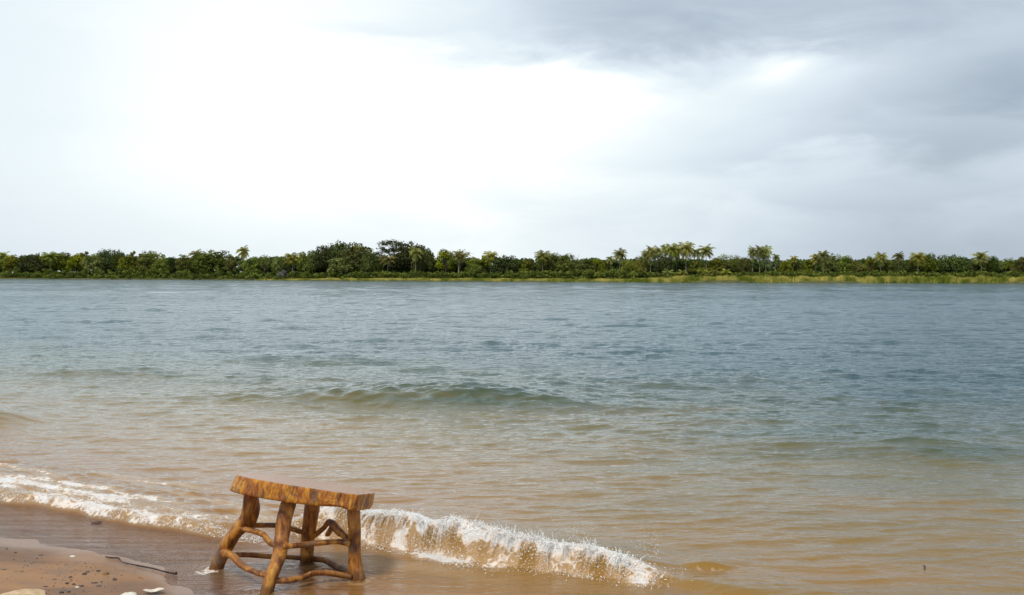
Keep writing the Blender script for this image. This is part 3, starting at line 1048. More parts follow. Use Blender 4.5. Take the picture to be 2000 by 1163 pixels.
# key, photo x, photo y of the top, width, metres behind the waterline, label
TREES = [
    ('P3', 6, 497, 26, 12, 'dark bushy palm cut by the left edge of the photo'),
    ('Y1', 22, 497, 26, 9, 'yellow green tree beside the palm at the left edge'),
    ('D1', 42, 498, 26, 14, 'small dark tree left of the long dark dome near the left edge'),
    ('D2', 72, 495, 58, 12, 'long low dark dome tree near the left edge of the far bank'),
    ('P3', 98, 497, 26, 7, 'dim green palm crown in front of the long dark dome near the left edge'),
    ('M1', 120, 492, 42, 12, 'mid green tree with a spiky top right of the long dark dome'),
    ('Y1', 149, 494, 28, 8, 'bright yellow green tree in the dark woods at far left'),
    ('T1', 165, 490, 15, 13, 'narrow tree tip just left of the rounded dark crown at far left'),
    ('M3', 180, 496, 34, 7, 'olive tree below the rounded dark crown at far left'),
    ('D1', 206, 486, 40, 13, 'rounded dark crown standing above the woods at far left'),
    ('D1', 232, 487, 22, 12, 'pointed dark crown right beside the rounded one at far left'),
    ('M2', 247, 496, 26, 9, 'mid green tree right of the pointed dark crown'),
    ('T1', 260, 489, 11, 12, 'thin pointed treetop between the pointed crown and the broad olive dome'),
    ('M3', 296, 490, 66, 12, 'broad olive green dome tree left of the bright feathery tree'),
    ('Y2', 316, 503, 30, 6, 'yellowish tree in front of the right side of the broad olive dome'),
    ('D2', 341, 502, 30, 12, 'low dark tree in the dip right of the broad olive dome'),
    ('Y1', 362, 497, 32, 8, 'bright yellow green feathery tree left of the big round dark tree'),
    ('P1', 383, 493, 22, 8, 'palm standing against the left side of the big round dark tree'),
    ('D1', 413, 488, 64, 10, 'big round very dark tree standing alone left of the tall lone palm'),
    ('Y1', 452, 496, 20, 9, 'small yellow tree between the big round dark tree and the lone palm'),
    ('P1', 475, 486, 18, 13, 'tall lone coconut palm poking above the woods right of the round dark tree'),
    ('M3', 492, 503, 34, 9, 'brownish green low tree at the foot of the tall lone palm'),
    ('A1', 518, 497, 30, 10, 'airy yellow green tree right of the tall lone palm'),
    ('M2', 541, 500, 22, 11, 'mid green tree right of the airy yellow green tree'),
    ('D1', 556, 501, 20, 12, 'small dark tree above the dry grey bush'),
    ('P3', 572, 499, 26, 8, 'dense palm left of the first step up to the giant dome'),
    ('Y1', 593, 491, 24, 10, 'yellow green tree at the left foot of the giant dome trees'),
    ('M1', 613, 488, 32, 12, 'green tree forming the lowest shoulder of the giant dome'),
    ('D1', 638, 479, 52, 14, 'dark tree forming the upper left shoulder of the giant dome'),
    ('D2', 662, 471, 52, 17, 'tallest dark crown of the giant dome, with sky holes on its right'),
    ('M3', 701, 474, 66, 13, 'big olive rounded tree on the right of the giant dome'),
    ('D2', 722, 492, 36, 10, 'dark tree sloping down at the right end of the giant dome'),
    ('M1', 672, 500, 50, 7, 'mid green tree low in front of the giant dome'),
    ('D1', 736, 508, 24, 10, 'low dark tree in the notch between giant dome and layered tree'),
    ('L1', 772, 467, 62, 16, 'tall old tree with flat layered branches reaching out to the left'),
    ('D1', 803, 471, 56, 14, 'tall dark rounded crown right behind the layered tree'),
    ('D2', 826, 485, 40, 12, 'dark lower crown at the right of the tall layered tree'),
    ('P3', 757, 503, 26, 7, 'brownish palm below the reaching branches of the layered tree'),
    ('P1', 812, 488, 20, 6, 'palm with a pale straight trunk in front of the tall dark crown'),
    ('Y1', 838, 484, 22, 13, 'yellow green treetop on the right shoulder of the tall dark crown'),
    ('M2', 870, 486, 36, 12, 'upright green tree with ragged top, left one of the ragged pair'),
    ('A1', 897, 486, 44, 13, 'wide airy tree with ragged branching top, right one of the ragged pair'),
    ('P2', 895, 497, 22, 6, 'slim palm with pale trunk in front of the ragged pair'),
    ('M1', 926, 501, 32, 12, 'rounded tree right of the ragged pair'),
    ('Y2', 931, 515, 26, 5, 'small light green tree with thin pale stem on the grass edge'),
    ('T1', 946, 498, 17, 12, 'narrow green tree just left of the drooping palm'),
    ('P3', 958, 496, 22, 9, 'drooping palm with leaning trunk near the middle of the bank'),
    ('D1', 985, 498, 42, 10, 'compact rounded dark green tree near the middle of the bank'),
    ('A1', 1008, 507, 12, 14, 'thin wispy tree in the gap right of the compact rounded tree'),
    ('M2', 1026, 506, 30, 10, 'low mid green tree left of the brown pointed treetop'),
    ('T1', 1037, 504, 9, 11, 'brown pointed treetop between two low green trees'),
    ('P3', 1060, 495, 24, 7, 'palm crown on a thin pale trunk in front of the wide green tree'),
    ('M3', 1077, 494, 46, 12, 'wide green tree behind the palm with thin pale trunk'),
    ('M1', 1106, 495, 34, 11, 'green tree immediately left of the bare grey tree'),
    ('B1', 1123, 494, 22, 16, 'bare leafless grey tree showing against the sky'),
    ('M3', 1142, 504, 42, 10, 'rounded green tree immediately right of the bare grey tree'),
    ('M2', 1168, 503, 26, 12, 'small knobbly crown further right of the bare grey tree'),
    ('M2', 1183, 507, 16, 10, 'little green tree left of the dull palm'),
    ('P2', 1194, 505, 14, 9, 'dull greyish palm left of the slim sunlit palm'),
    ('P1', 1210, 491, 20, 9, 'slim sunlit coconut palm standing alone left of the palm grove'),
    ('Y2', 1228, 506, 34, 8, 'bright green bushy tree right of the slim sunlit palm'),
    ('M1', 1251, 500, 26, 11, 'rounded tree at the left foot of the palm grove'),
    ('P1', 1262, 494, 16, 10, 'short palm leaning at the left end of the palm grove'),
    ('P3', 1271, 487, 20, 9, 'sunlit palm, first tall one from the left in the grove'),
    ('P1', 1284, 487, 17, 10, 'second tall palm from the left in the grove'),
    ('P2', 1300, 484, 13, 13, 'thin palm rising behind the left half of the grove'),
    ('P3', 1313, 482, 22, 9, 'broad palm right of the thin one in the grove'),
    ('P1', 1322, 487, 15, 12, 'palm crowding the right side of the broad grove palm'),
    ('D1', 1297, 497, 32, 7, 'dark broadleaf tree among the palms of the grove'),
    ('P3', 1340, 479, 25, 9, 'tallest and fullest coconut palm of the grove'),
    ('P2', 1364, 492, 16, 10, 'shorter palm between the two tallest palms'),
    ('P1', 1380, 484, 22, 9, 'tall palm with pale curving trunk at the right of the grove'),
    ('M2', 1356, 508, 30, 6, 'green shrubby tree under the tallest palms'),
    ('M1', 1399, 503, 32, 10, 'green tree right of the palm with pale curving trunk'),
    ('A1', 1417, 495, 30, 13, 'airy bluish tree with sky holes right of the grove'),
    ('A1', 1439, 497, 17, 14, 'smaller airy tree between the airy bluish one and the twin palms'),
    ('M3', 1452, 502, 34, 9, 'dense green tree left below the twin palms'),
    ('P1', 1470, 487, 15, 10, 'slim palm immediately left of the twin palms'),
    ('P3', 1484, 486, 20, 9, 'left one of the twin palms with merged crowns'),
    ('P3', 1496, 486, 18, 10, 'right one of the twin palms with merged crowns'),
    ('B1', 1504, 504, 24, 8, 'pale dry branching tree below the twin palms'),
    ('P2', 1514, 501, 12, 11, 'little palm right of the twin palms'),
    ('Y2', 1535, 506, 26, 8, 'yellow green low tree right of the twin palms'),
    ('P2', 1549, 504, 12, 12, 'tiny palm tip over the low trees right of the twin palms'),
    ('M2', 1562, 510, 18, 11, 'low green tree in the dip left of the shaggy palm'),
    ('M1', 1578, 506, 26, 11, 'rounded green tree left of the shaggy palm'),
    ('P3', 1593, 500, 18, 9, 'short full palm left of the shaggy palm'),
    ('P3', 1608, 495, 19, 6, 'shaggy dark palm with a clean pale trunk on the right side'),
    ('Y2', 1626, 495, 36, 12, 'bright green broad tree right of the shaggy palm'),
    ('M3', 1650, 499, 34, 11, 'green tree sloping right of the bright green broad tree'),
    ('Y1', 1672, 508, 30, 9, 'low olive tree midway between the shaggy palm and the bushy palm'),
    ('M2', 1700, 500, 22, 12, 'square topped green tree left of the bushy palm'),
    ('P3', 1720, 498, 20, 9, 'bushy palm leaning out of the green trees on the right'),
    ('M3', 1740, 508, 28, 10, 'low tree between the bushy palm and the wind blown palm'),
    ('P1', 1755, 497, 17, 9, 'wind blown palm above a round shrub on the right'),
    ('M2', 1777, 507, 26, 12, 'low tree right of the wind blown palm'),
    ('P3', 1793, 498, 24, 8, 'dark reddish palm with pale trunk on the right'),
    ('M1', 1815, 494, 26, 12, 'tall green crown right of the dark reddish palm'),
    ('T1', 1835, 500, 9, 14, 'tiny upright treetop in the gap left of the big right dome'),
    ('D1', 1863, 497, 50, 10, 'big rounded dome tree near the right side of the bank'),
    ('M2', 1896, 513, 28, 10, 'low green tree in the dip right of the big right dome'),
    ('P3', 1917, 497, 26, 8, 'full drooping palm right of the dip'),
    ('D1', 1940, 499, 24, 10, 'smooth green crown right of the full drooping palm'),
    ('A1', 1957, 508, 14, 13, 'small wispy tree left of the forked treetop'),
    ('A1', 1972, 502, 18, 12, 'forked ragged treetop near the right edge'),
    ('M1', 1996, 501, 28, 9, 'green tree cut by the right edge of the photo'),
]
NAMES = {'D': 'broadleaf_tree', 'M': 'broadleaf_tree', 'Y': 'broadleaf_tree', 'A': 'airy_tree', 'T': 'slim_tree', 'P': 'coconut_palm', 'B': 'bare_tree', 'L': 'layered_tree'}
for key, x, top, wd, of, lab in TREES:
    plant(key, x, top, wd, of, lab, NAMES[key[0]], 'palm tree' if key[0] == 'P' else 'tree', GP if key[0] == 'P' else GB, rz=0.0 if key == 'L1' else None)
YOUNG = [(1304, 524, 20, 'young palm with arching yellow fronds, leftmost at the foot of the grove'),
         (1333, 526, 18, 'young leaning palm under the tallest palm of the grove'),
         (1371, 521, 20, 'young yellow palm left of the middle one on the grass edge'),
         (1378, 530, 14, 'small ring shaped young palm on the grass edge under the curving palm'),
         (1396, 522, 20, 'young palm right of the ring shaped one on the grass edge'),
         (1418, 524, 20, 'young palm with fronds bowed right, rightmost on the grass edge')]
for x, top, wd, lab in YOUNG:
    plant('YP', x, top, wd, 3.0, lab, 'young_palm', 'palm tree', GY_)


# --- undergrowth, woodland mass behind, bank grass: nobody could count these
def band(name, mat, xs, of_lo, of_hi, top_fn, n, leaf, clump, label, cat):
    L = Leaves()
    per = 26
    m = n // per
    px = rng.uniform(xs[0], xs[1], m)
    of = rng.uniform(of_lo, of_hi, m)
    C, Nn, T = [], [], []
    for a, b in zip(px, of):
        Y = shore_d(a) + b
        zb = bank_z(a, b)
        ttop = top_fn(a)
        zt = at_depth(a, ttop, Y).z
        zc = zb + (zt - zb) * rng.uniform(0.0, 0.92)
        if name == 'undergrowth' and a < 590:
            Y -= 2.6 * rng.uniform(0, 1)
            zc *= rng.uniform(.3, 1)
        c = np.array([at_depth(a, ttop, Y).x, Y, zc])
        dv = rng.normal(0, 1, (per, 3))
        dv /= np.linalg.norm(dv, axis=1)[:, None]
        C.append(c + dv * clump * rng.uniform(.5, 1.1, (per, 1)) * np.array([1.25, 1, .7]))
        Nn.append(dv)
        T.append(np.full(per, 0.4 + rng.normal(0, .2)))
    L.cloud(np.concatenate(C), np.concatenate(Nn), leaf, np.concatenate(T), .3)
    o = L.build(name, mat)
    tag(o, label, cat, kind='stuff')
    return o


def ftop(a):
    return float(np.interp(a, [0, 500, 1000, 1500, 2000], [500, 503, 507, 509, 510])) + 4 * float(pn(a * .02, .5, 95)) + 2 * float(pn(a * .11, .5, 96))


def utop(a):
    base = float(np.interp(a, [0, 500, 620, 900, 1200, 1300, 1500, 2000], [520, 524, 532, 532, 528, 534, 532, 532]))
    return base + 6 * float(pn(a * .03, .5, 97)) + 4 * float(pn(a * .13, .5, 98))


band('woodland', M['darkleaf'], (-420, 2420), 15, 24, ftop, 150000, 0.46, 1.1, 'continuous dark green woodland mass behind the trees on the far bank', 'woodland')
band('undergrowth', M['under'], (-420, 2420), 2.2, 6.5, utop, 70000, 0.26, 0.75, 'low green undergrowth along the foot of the trees on the far bank', 'undergrowth')


def grass():
    L = Leaves()
    n = 52000
    px = rng.uniform(500, 2400, n)
    px = np.concatenate([px, rng.uniform(-420, 40, 2500)])
    n = len(px)
    tall = (1 + 0.5 * fbm(px * 0.03, px * 0 + 2, 100, 3)) * np.interp(px, [-400, 40, 540, 640, 1240, 1320, 2000], [.35, .3, .25, .55, .6, 1.15, 1.15])
    of = rng.uniform(0.0, 1.0, n) ** 1.1 * np.interp(px, [0, 540, 1240, 1330, 2000], [1.2, 2.0, 3.0, 4.5, 6.5]) - 0.1
    lum = np.clip(0.48 + 1.5 * fbm(px * 0.045, of * 0.35, 99, 3), 0, 1)
    P, T = [], []
    for a, b, h, l in zip(px, of, tall, lum):
        Y = shore_d(a) + b + 1.6 * 0
        zb = bank_z(a, b) - 0.05
        x = col_x(a, Y)
        hh = h * random.uniform(.55, 1.15)
        w_ = 0.10 * random.uniform(.6, 1.4)
        lx, ly = random.gauss(0, .25) * hh, random.gauss(0, .3) * hh
        ca, sa = math.cos(random.uniform(-1, 1)), math.sin(random.uniform(-1, 1))
        P += [(x - w_ * ca, Y - w_ * sa, zb), (x + w_ * ca, Y + w_ * sa, zb), (x + lx + w_ * .4, Y + ly, zb + hh), (x + lx - w_ * .4, Y + ly, zb + hh)]
        T.append(min(1, max(0, l + random.gauss(0, .12))))
    L.quads(P, np.array(T))
    o = L.build('bank_grass', M['grass'])
    tag(o, 'strip of yellow green reeds and grass along the far waterline', 'grass', kind='stuff')


grass()
# dry grey bush left of the giant dome
bb = broad_proto(M['grey'], 3.2, 4.2, 10, 500, 0.0, 0.16, seed=44, trunk=True)
bb.name = 'dry_bush'
bb.location = (at_depth(553, 530, shore_d(553) + 2).x, shore_d(553) + 2, bank_z(553, 2))
tag(bb, 'dry grey brown bush at the waterline left of the giant dome', 'bush')


# ------------------------------------------------------------------ spray of the breaking wave
def ico():
    bm = bmesh.new()
    bmesh.ops.create_icosphere(bm, subdivisions=1, radius=1.0)
    v = np.array([q.co[:] for q in bm.verts])
    f = np.array([[q.index for q in p.verts] for p in bm.faces])
    bm.free()
    return v, f


IV, IF = ico()


def spheres(name, C, Rr, mat, squash=None):
    C = np.asarray(C)
    Rr = np.asarray(Rr)
    n = len(C)
    jit = rng.uniform(0.75, 1.25, (n, 1, 3))
    V = C[:, None, :] + IV[None] * Rr[:, None, None] * jit
    F = IF[None] + (np.arange(n) * len(IV))[:, None, None]
    return mesh_np(name, V.reshape(-1, 3), F.reshape(-1, 3), mat)


def sr_xyz(s, r, z):
    s = np.asarray(s) + 3.4
    return np.stack([s * NX + r * TX, s * NY + r * TY, z], -1)


def crest_s(r):
    r = np.asarray(r, float)
    return 0.92 + 0.04 * (r + 2.6) + 0.045 * pn(r * 2.2, r * 0 + 2, 32) + 0.025 * pn(r * 6.5, r * 0 + 5, 47) + 0.12 * ss(-1.7, 0.5, r)


def surf(s, r):
    p = sr_xyz(s, r, np.zeros_like(s))
    z, f = water_z(p[..., 0], p[..., 1], None)
    return z


def spray():
    C, Q = [], []
    # lumpy lip along the crest
    n = 8000
    r = rng.uniform(-3.75, -1.84, n)
    dens = 0.5 + 0.9 * pn(r * 7, r * 0, 101)
    keep = rng.uniform(0, 1, n) < dens + 0.25
    r = r[keep]
    s = crest_s(r) + rng.normal(-0.012, 0.026, len(r)) + 0.05 * ss(-2.7, -3.2, r) * rng.uniform(-1, 1, len(r))
    z = surf(s, r) + np.abs(rng.normal(0, 0.007, len(r)))
    C.append(sr_xyz(s, r, z))
    Q.append(np.exp(rng.normal(np.log(0.0015), 0.4, len(r))))
    # falling strings of water in front of the face
    for k in range(300):
        r0 = rng.uniform(-3.5, -1.76)
        if pn(r0 * 6, 0.4, 102) < -0.12:
            continue
        s0 = float(crest_s(r0)) - 0.02
        z0 = float(surf(np.array([s0 + .02]), np.array([r0]))[0]) + 0.004
        vs, vr, vz = -rng.uniform(0.12, 0.75), rng.normal(-0.03, 0.14), rng.uniform(-0.1, 0.75)
        t, T = 0.0, rng.uniform(0.06, 0.22)
        rad = rng.uniform(0.0012, 0.0029)
        pts = []
        while t < T:
            zz = z0 + vz * t - 4.9 * t * t
            if zz < 0.012:
                break
            pts.append((s0 + vs * t, r0 + vr * t, zz, rad * (1 - 0.55 * t / T)))
            sp_ = math.sqrt(vs * vs + vr * vr + (vz - 9.8 * t) ** 2)
            t += rad * (0.9 if t < 0.6 * T else 2.8) / max(sp_, .1)
        if pts:
            a = np.array(pts)
            C.append(sr_xyz(a[:, 0], a[:, 1], a[:, 2]) + rng.normal(0, 0.0010, (len(a), 3)))
            Q.append(a[:, 3] * rng.uniform(.6, 1.3, len(a)))
    # loose drops over and before the wave
    n = 700
    r = rng.uniform(-3.6, -1.6, n)
    s = crest_s(r) - np.abs(rng.normal(0, 0.13, n))
    z = np.abs(rng.normal(0.02, 0.055, n)) + 0.012
    C.append(sr_xyz(s, r, z))
    Q.append(np.exp(rng.normal(np.log(0.0010), 0.35, n)))
    # jets thrown up
    for (px, py, n) in ((1085, 1050, 46), (1125, 1060, 90), (1105, 1062, 40), (1150, 1072, 36), (1040, 1055, 30), (1250, 1110, 60), (1280, 1125, 70)):
        P = at_depth(px, py, 4.95)
        for k in range(n):
            hgt = abs(random.gauss(0, .05))
            C.append(np.array([[P.x + random.gauss(0, .012 + .25 * hgt), P.y + random.gauss(0, .03), max(P.z - .04, .03) + hgt * 1.6]]))
            Q.append(np.array([random.uniform(.0008, .0022) * (1 - min(hgt, .1) * 4)]))
    for k in range(110):
        c0 = random.choice([-2.62, -2.5, -2.35, -2.3, -2.12, -2.0, -1.93, -3.0, -3.3])
        r0 = random.gauss(c0, 0.03)
        s0 = float(crest_s(r0))
        z0 = float(surf(np.array([s0]), np.array([r0]))[0])
        L_, az_, tl = random.uniform(.015, .075), random.gauss(0, .5), random.gauss(-.15, .35)
        m_ = int(L_ / 0.0022)
        tt = np.linspace(0, 1, max(m_, 4))
        C.append(sr_xyz(s0 + tt * L_ * az_ * .6 - .01, r0 + tt * L_ * tl, z0 + tt * L_ * (1 - .25 * tt)) + rng.normal(0, .0012, (len(tt), 3)))
        Q.append(random.uniform(.0014, .0030) * (1 - .6 * tt) * rng.uniform(.5, 1.3, len(tt)))
    # splash where the lip hits
    for (r0, q0, sx, sy, n) in ((-2.78, -0.14, 0.12, 0.035, 1100), (-1.83, -0.06, 0.05, 0.05, 420), (-3.15, -.12, .07, .03, 260), (-2.35, -.13, .12, .02, 160), (-2.1, -.13, .1, .02, 200)):
        r = rng.normal(r0, sx, n)
        s = crest_s(r) + q0 + rng.normal(0, sy, n) - .25 * (r - r0) * (1 if r0 < -2.5 else 0)
        z = np.maximum(surf(s, r), 0.0) + np.abs(rng.normal(0, 0.016, n))
        C.append(sr_xyz(s, r, z))
        Q.append(np.exp(rng.normal(np.log(0.0014), 0.4, n)))
    # bubbling front of the spent wave on the left
    n = 5200
    r = rng.uniform(-6.4, -3.7, n)
    foot = 0.53 + 0.05 * fbm(r * 1.6, r * 0 + 3.1, 21, 3) + 0.035 * pn(r * 6, r * 0 + 1.7, 22)
    s = foot + 0.012 + np.abs(rng.normal(0, 0.05, n))
    keep = pn(r * 9, s * 14, 103) > -0.12
    r, s = r[keep], s[keep]
    z = surf(s, r) + np.abs(rng.normal(0, 0.005, len(r)))
    C.append(sr_xyz(s, r, z))
    Q.append(np.exp(rng.normal(np.log(0.0015), 0.4, len(r))))
    o = spheres('wave_spray', np.concatenate(C), np.concatenate(Q), M['spray'])
    tag(o, 'white drops and strings of spray flying off the breaking waves', 'spray', kind='stuff')


spray()


# ------------------------------------------------------------------ stool
def catmull(pts, n):
    P = [np.array(p, float) for p in pts]
    P = [2 * P[0] - P[1]] + P + [2 * P[-1] - P[-2]]
    out = []
    for i in range(1, len(P) - 2):
        for k in range(n):
            t = k / n
            a, b, c, d = P[i - 1], P[i], P[i + 1], P[i + 2]
            out.append(0.5 * ((2 * b) + (-a + c) * t + (2 * a - 5 * b + 4 * c - d) * t * t + (-a + 3 * b - 3 * c + d) * t ** 3))
    out.append(P[-2])
    return out


def branch(name, pts, parent, mat, seed=0, segs=20, knots=()):
    """pts: (px, py, depth, half-width in photo px) -> rough round branch"""
    rs = np.random.default_rng(seed)
    W = []
    for (px, py, Y, hw) in pts:
        p = at_depth(px, py, Y)
        W.append((p.x, p.y, p.z, hw / FPX * Y))
    S = catmull(W, 9)
    V, F = [], []
    n = len(S)
    ph = rs.uniform(0, 6.28, 3)
    for i, q in enumerate(S):
        p = Vector(q[:3])
        t = (Vector(S[min(i + 1, n - 1)][:3]) - Vector(S[max(i - 1, 0)][:3])).normalized()
        a = t.cross(Vector((0.05, 1, 0.1))).normalized()
        b = t.cross(a)
        f = i / (n - 1)
        for k in range(segs):
            g = 2 * math.pi * k / segs
            rr = q[3] * (1 + 0.06 * math.sin(2 * g + ph[0] + 3 * f) + 0.045 * math.sin(3 * g + ph[1] - 5 * f) + 0.07 * float(pn(g * 1.1 + seed, f * 6, 111)) + 0.05 * float(pn(g * 2.2 + seed, f * 17, 112)) + 0.05 * math.sin(9 * f + ph[2]))
            if i == 0 or i == n - 1:
                rr *= 0.80
            for (kf, kg, ka, kw) in knots:
                dg = (g - kg + math.pi) % (2 * math.pi) - math.pi
                rr += q[3] * ka * math.exp(-((f - kf) / kw) ** 2 - (dg / 0.55) ** 2)
            V.append(p + (a * math.cos(g) + b * math.sin(g)) * rr)
    for i in range(n - 1):
        for k in range(segs):
            k2 = (k + 1) % segs
            F.append((i * segs + k, i * segs + k2, (i + 1) * segs + k2, (i + 1) * segs + k))
    bm = bmesh.new()
    vs = [bm.verts.new(v) for v in V]
    for f in F:
        bm.faces.new([vs[j] for j in f])
    bm.faces.new(vs[:segs][::-1])
    bm.faces.new(vs[-segs:])
    bmesh.ops.recalc_face_normals(bm, faces=bm.faces)
    for f in bm.faces:
        f.smooth = len(f.verts) == 4
    me = bpy.data.meshes.new(name)
    bm.to_mesh(me)
    bm.free()
    me.materials.append(mat)
    o = bpy.data.objects.new(name, me)
    COL.objects.link(o)
    o.parent = parent
    o.matrix_parent_inverse = parent.matrix_world.inverted()
    return o


base = at_depth(590, 1140, 4.68)
stool = empty('wooden_stool', (base.x, base.y, -0.03))
bpy.context.view_layer.update()
tag(stool, 'rustic varnished wooden stool with live edge slab seat, standing tilted in the shallow water', 'stool')

ML, MF, MB, MR = 4.86, 4.50, 4.98, 4.70     # depths of the left, front, back, right legs
branch('leg', [(491, 960, 4.78, 13.5), (491, 975, 4.79, 14), (490, 992, 4.80, 16), (482, 1014, 4.81, 15.5), (461, 1039, 4.82, 14.5), (449, 1056, 4.83, 14), (436, 1077, 4.85, 13.5), (424, 1105, 4.86, 13.5), (414, 1130, 4.87, 13)],
       stool, M['pole'], 1, knots=((0.30, 0.0, 0.30, 0.09), (0.40, 0.1, 0.45, 0.05)))
branch('leg', [(566, 972, 4.64, 13.5), (563, 985, 4.635, 14.5), (556, 1011, 4.61, 13.5), (552, 1040, 4.59, 13.5), (549, 1062, 4.565, 13.5), (545, 1088, 4.545, 14.0), (536, 1112, 4.51, 13.5), (526, 1140, 4.50, 13.5), (517, 1170, 4.49, 13.5), (510, 1190, 4.48, 13)],
       stool, M['pole'], 2, knots=((0.50, 0.2, 0.08, 0.05),))
branch('leg', [(610, 976, 4.93, 13), (609, 992, 4.93, 14), (605, 1026, 4.94, 13), (602, 1050, 4.95, 13), (600, 1080, 4.96, 13), (598, 1100, 4.97, 12.5), (598, 1125, 4.98, 12)], stool, M['pole'], 3)
branch('leg', [(690, 982, 4.72, 12), (690, 1000, 4.72, 12), (691.5, 1026, 4.71, 12), (692, 1055, 4.71, 12), (693, 1080, 4.70, 12.5), (694, 1104, 4.70, 13), (699, 1125, 4.69, 13), (704, 1150, 4.68, 13)], stool, M['pole'], 4)
rungs = [
    [(476, 1028, 4.82, 4.5), (487, 1027, 4.83, 5), (516, 1026, 4.86, 5), (541, 1026.5, 4.89, 5), (570, 1033, 4.92, 5), (596, 1042, 4.94, 5)],
    [(466, 1031, 4.80, 5), (474, 1033.5, 4.78, 5.5), (497, 1038, 4.72, 5.5), (516, 1046, 4.66, 6), (526, 1059, 4.62, 6), (538, 1065, 4.58, 5), (548, 1067, 4.55, 4)],
    [(552, 1067, 4.54, 5), (563, 1067, 4.55, 5), (594, 1064, 4.60, 5.5), (623, 1061, 4.64, 5.5), (655, 1058.5, 4.67, 5), (672, 1060, 4.67, 6), (683, 1063.5, 4.675, 6)],
    [(604, 1052, 4.94, 5), (616, 1045, 4.93, 5), (633, 1031, 4.90, 5.5), (642, 1020, 4.87, 6), (650, 1024, 4.84, 8), (660, 1036, 4.80, 8), (670, 1044, 4.77, 7), (684, 1057, 4.73, 5)],
    [(452, 1083, 4.87, 5), (463, 1084, 4.88, 5), (490, 1084, 4.90, 5), (526, 1087, 4.93, 5), (560, 1088, 4.95, 5), (596, 1091, 4.97, 5)],
    [(602, 1091, 4.97, 5.5), (614, 1092, 4.96, 6), (633, 1094, 4.91, 6), (652, 1104, 4.86, 6.5), (668, 1111, 4.80, 6), (690, 1120, 4.72, 6)],
    [(433, 1081, 4.83, 8), (440, 1081, 4.80, 8.5), (453, 1085, 4.76, 7.5), (472, 1104, 4.68, 7), (492, 1115, 4.61, 6), (516, 1123, 4.54, 6), (532, 1128, 4.51, 5)],
    [(532, 1134, 4.50, 5), (545, 1134, 4.51, 6), (570, 1133, 4.54, 6.5), (594, 1127, 4.58, 6), (614, 1119.5, 4.61, 6), (638, 1119.5, 4.64, 5.5), (662, 1123, 4.66, 5.5), (687, 1127.5, 4.67, 5.5)],
]
for i, pts in enumerate(rungs):
    kn = ((0.46, math.pi, 0.9, 0.04),) if i == 3 else ((0.5, 1.0, 0.25, 0.05),)
    branch('rung', pts, stool, M['pole'], 20 + i, 14, kn)
# broken side stub of the forked rung
branch('stub', [(650, 1027, 4.84, 6), (645, 1036, 4.84, 5.5), (640, 1044, 4.84, 5), (640, 1048, 4.84, 3.5)], stool, M['pole'], 40, 12)


def seat():
    c0 = at_depth(592, 960.5, 4.72)
    # seat frame: right vector falls to the right, back vector falls away from the camera
    rt = (at_depth(731, 967, 4.72) - at_depth(462, 927, 4.72)).normalized()
    bk = Vector((0, math.cos(R(6.9)), -math.sin(R(6.9))))
    bk = (bk - rt * bk.dot(rt)).normalized()
    nm = rt.cross(bk).normalized()
    half = [(-.296, .02), (-.292, -.05), (-.262, -.105), (-.20, -.140), (-.11, -.165), (-.01, -.178), (.08, -.18), (.16, -.176), (.215, -.165), (.243, -.158), (.250, -.150), (.256, -.135), (.276, -.06), (.300, .03), (.285, .09), (.24, .15), (.15, .19), (.03, .205), (-.10, .20), (-.20, .16), (-.27, .09)]
    loop = catmull([half[-1]] + half + [half[0]], 14)[14:-15]
    n = len(loop)
    rs = np.random.default_rng(5)
    levels = [(-0.0405, 0.004, 1.00), (-0.039, 0.0012, 1.002), (-0.032, 0.0, 1.006), (-0.022, 0, 1.008), (-0.010, 0, 1.004), (0.004, 0, 1.0), (0.018, 0, 0.997), (0.030, 0, 0.993), (0.0385, 0.0004, 0.992), (0.040, 0.0022, 0.992)]
    bm = bmesh.new()
    rings = []
    for li, (z, ins, sc) in enumerate(levels):
        ring = []
        for k, q in enumerate(loop):
            a = math.atan2(q[1], q[0])
            u = k / n * 40
            side = ss(-.12, -.28, q[0])
            x, y = q[0] * sc, q[1] * sc
            rough = 0.0045 * float(fbm(u, z * 22, 121, 3)) + 0.0025 * float(pn(u * 3.2, z * 12, 123))
            l_ = math.hypot(x, y)
            x += x / l_ * (rough - ins)
            y += y / l_ * (rough - ins)
            x += z * 0.10 + z * 0.12 * float(side)          # flares out towards the bottom on the left
            zz = z
            if z < -0.02:
                # bark broken away under the right front
                w_ = math.exp(-((x - .155) / .06) ** 2) * (1 if y < 0 else 0)
                zz += 0.016 * w_
                zz += 0.004 * float(pn(u * .7, 3.3, 122))
            ring.append(bm.verts.new(c0 + rt * x + bk * y + nm * (zz * 0.89)))
        rings.append(ring)
    for a, b in zip(rings[:-1], rings[1:]):
        for k in range(n):
            k2 = (k + 1) % n
            bm.faces.new((a[k], a[k2], b[k2], b[k])).material_index = 0
    tf = bm.faces.new(rings[-1])
    tf.material_index = 1
    bf = bm.faces.new(rings[0][::-1])
    bf.material_index = 0
    for f in bm.faces:
        f.smooth = len(f.verts) == 4
    # object coordinates along the slab, for the grain
    Mx = Matrix(((rt.x, bk.x, nm.x, c0.x), (rt.y, bk.y, nm.y, c0.y), (rt.z, bk.z, nm.z, c0.z), (0, 0, 0, 1)))
    bm.transform(Mx.inverted())
    bmesh.ops.recalc_face_normals(bm, faces=bm.faces)
    me = bpy.data.meshes.new('seat')
    bm.to_mesh(me)
    bm.free()
    me.materials.append(M['bark'])
    me.materials.append(M['top'])
    o = bpy.data.objects.new('seat', me)
    COL.objects.link(o)
    o.parent = stool
    o.matrix_world = Mx
    return o


seat()


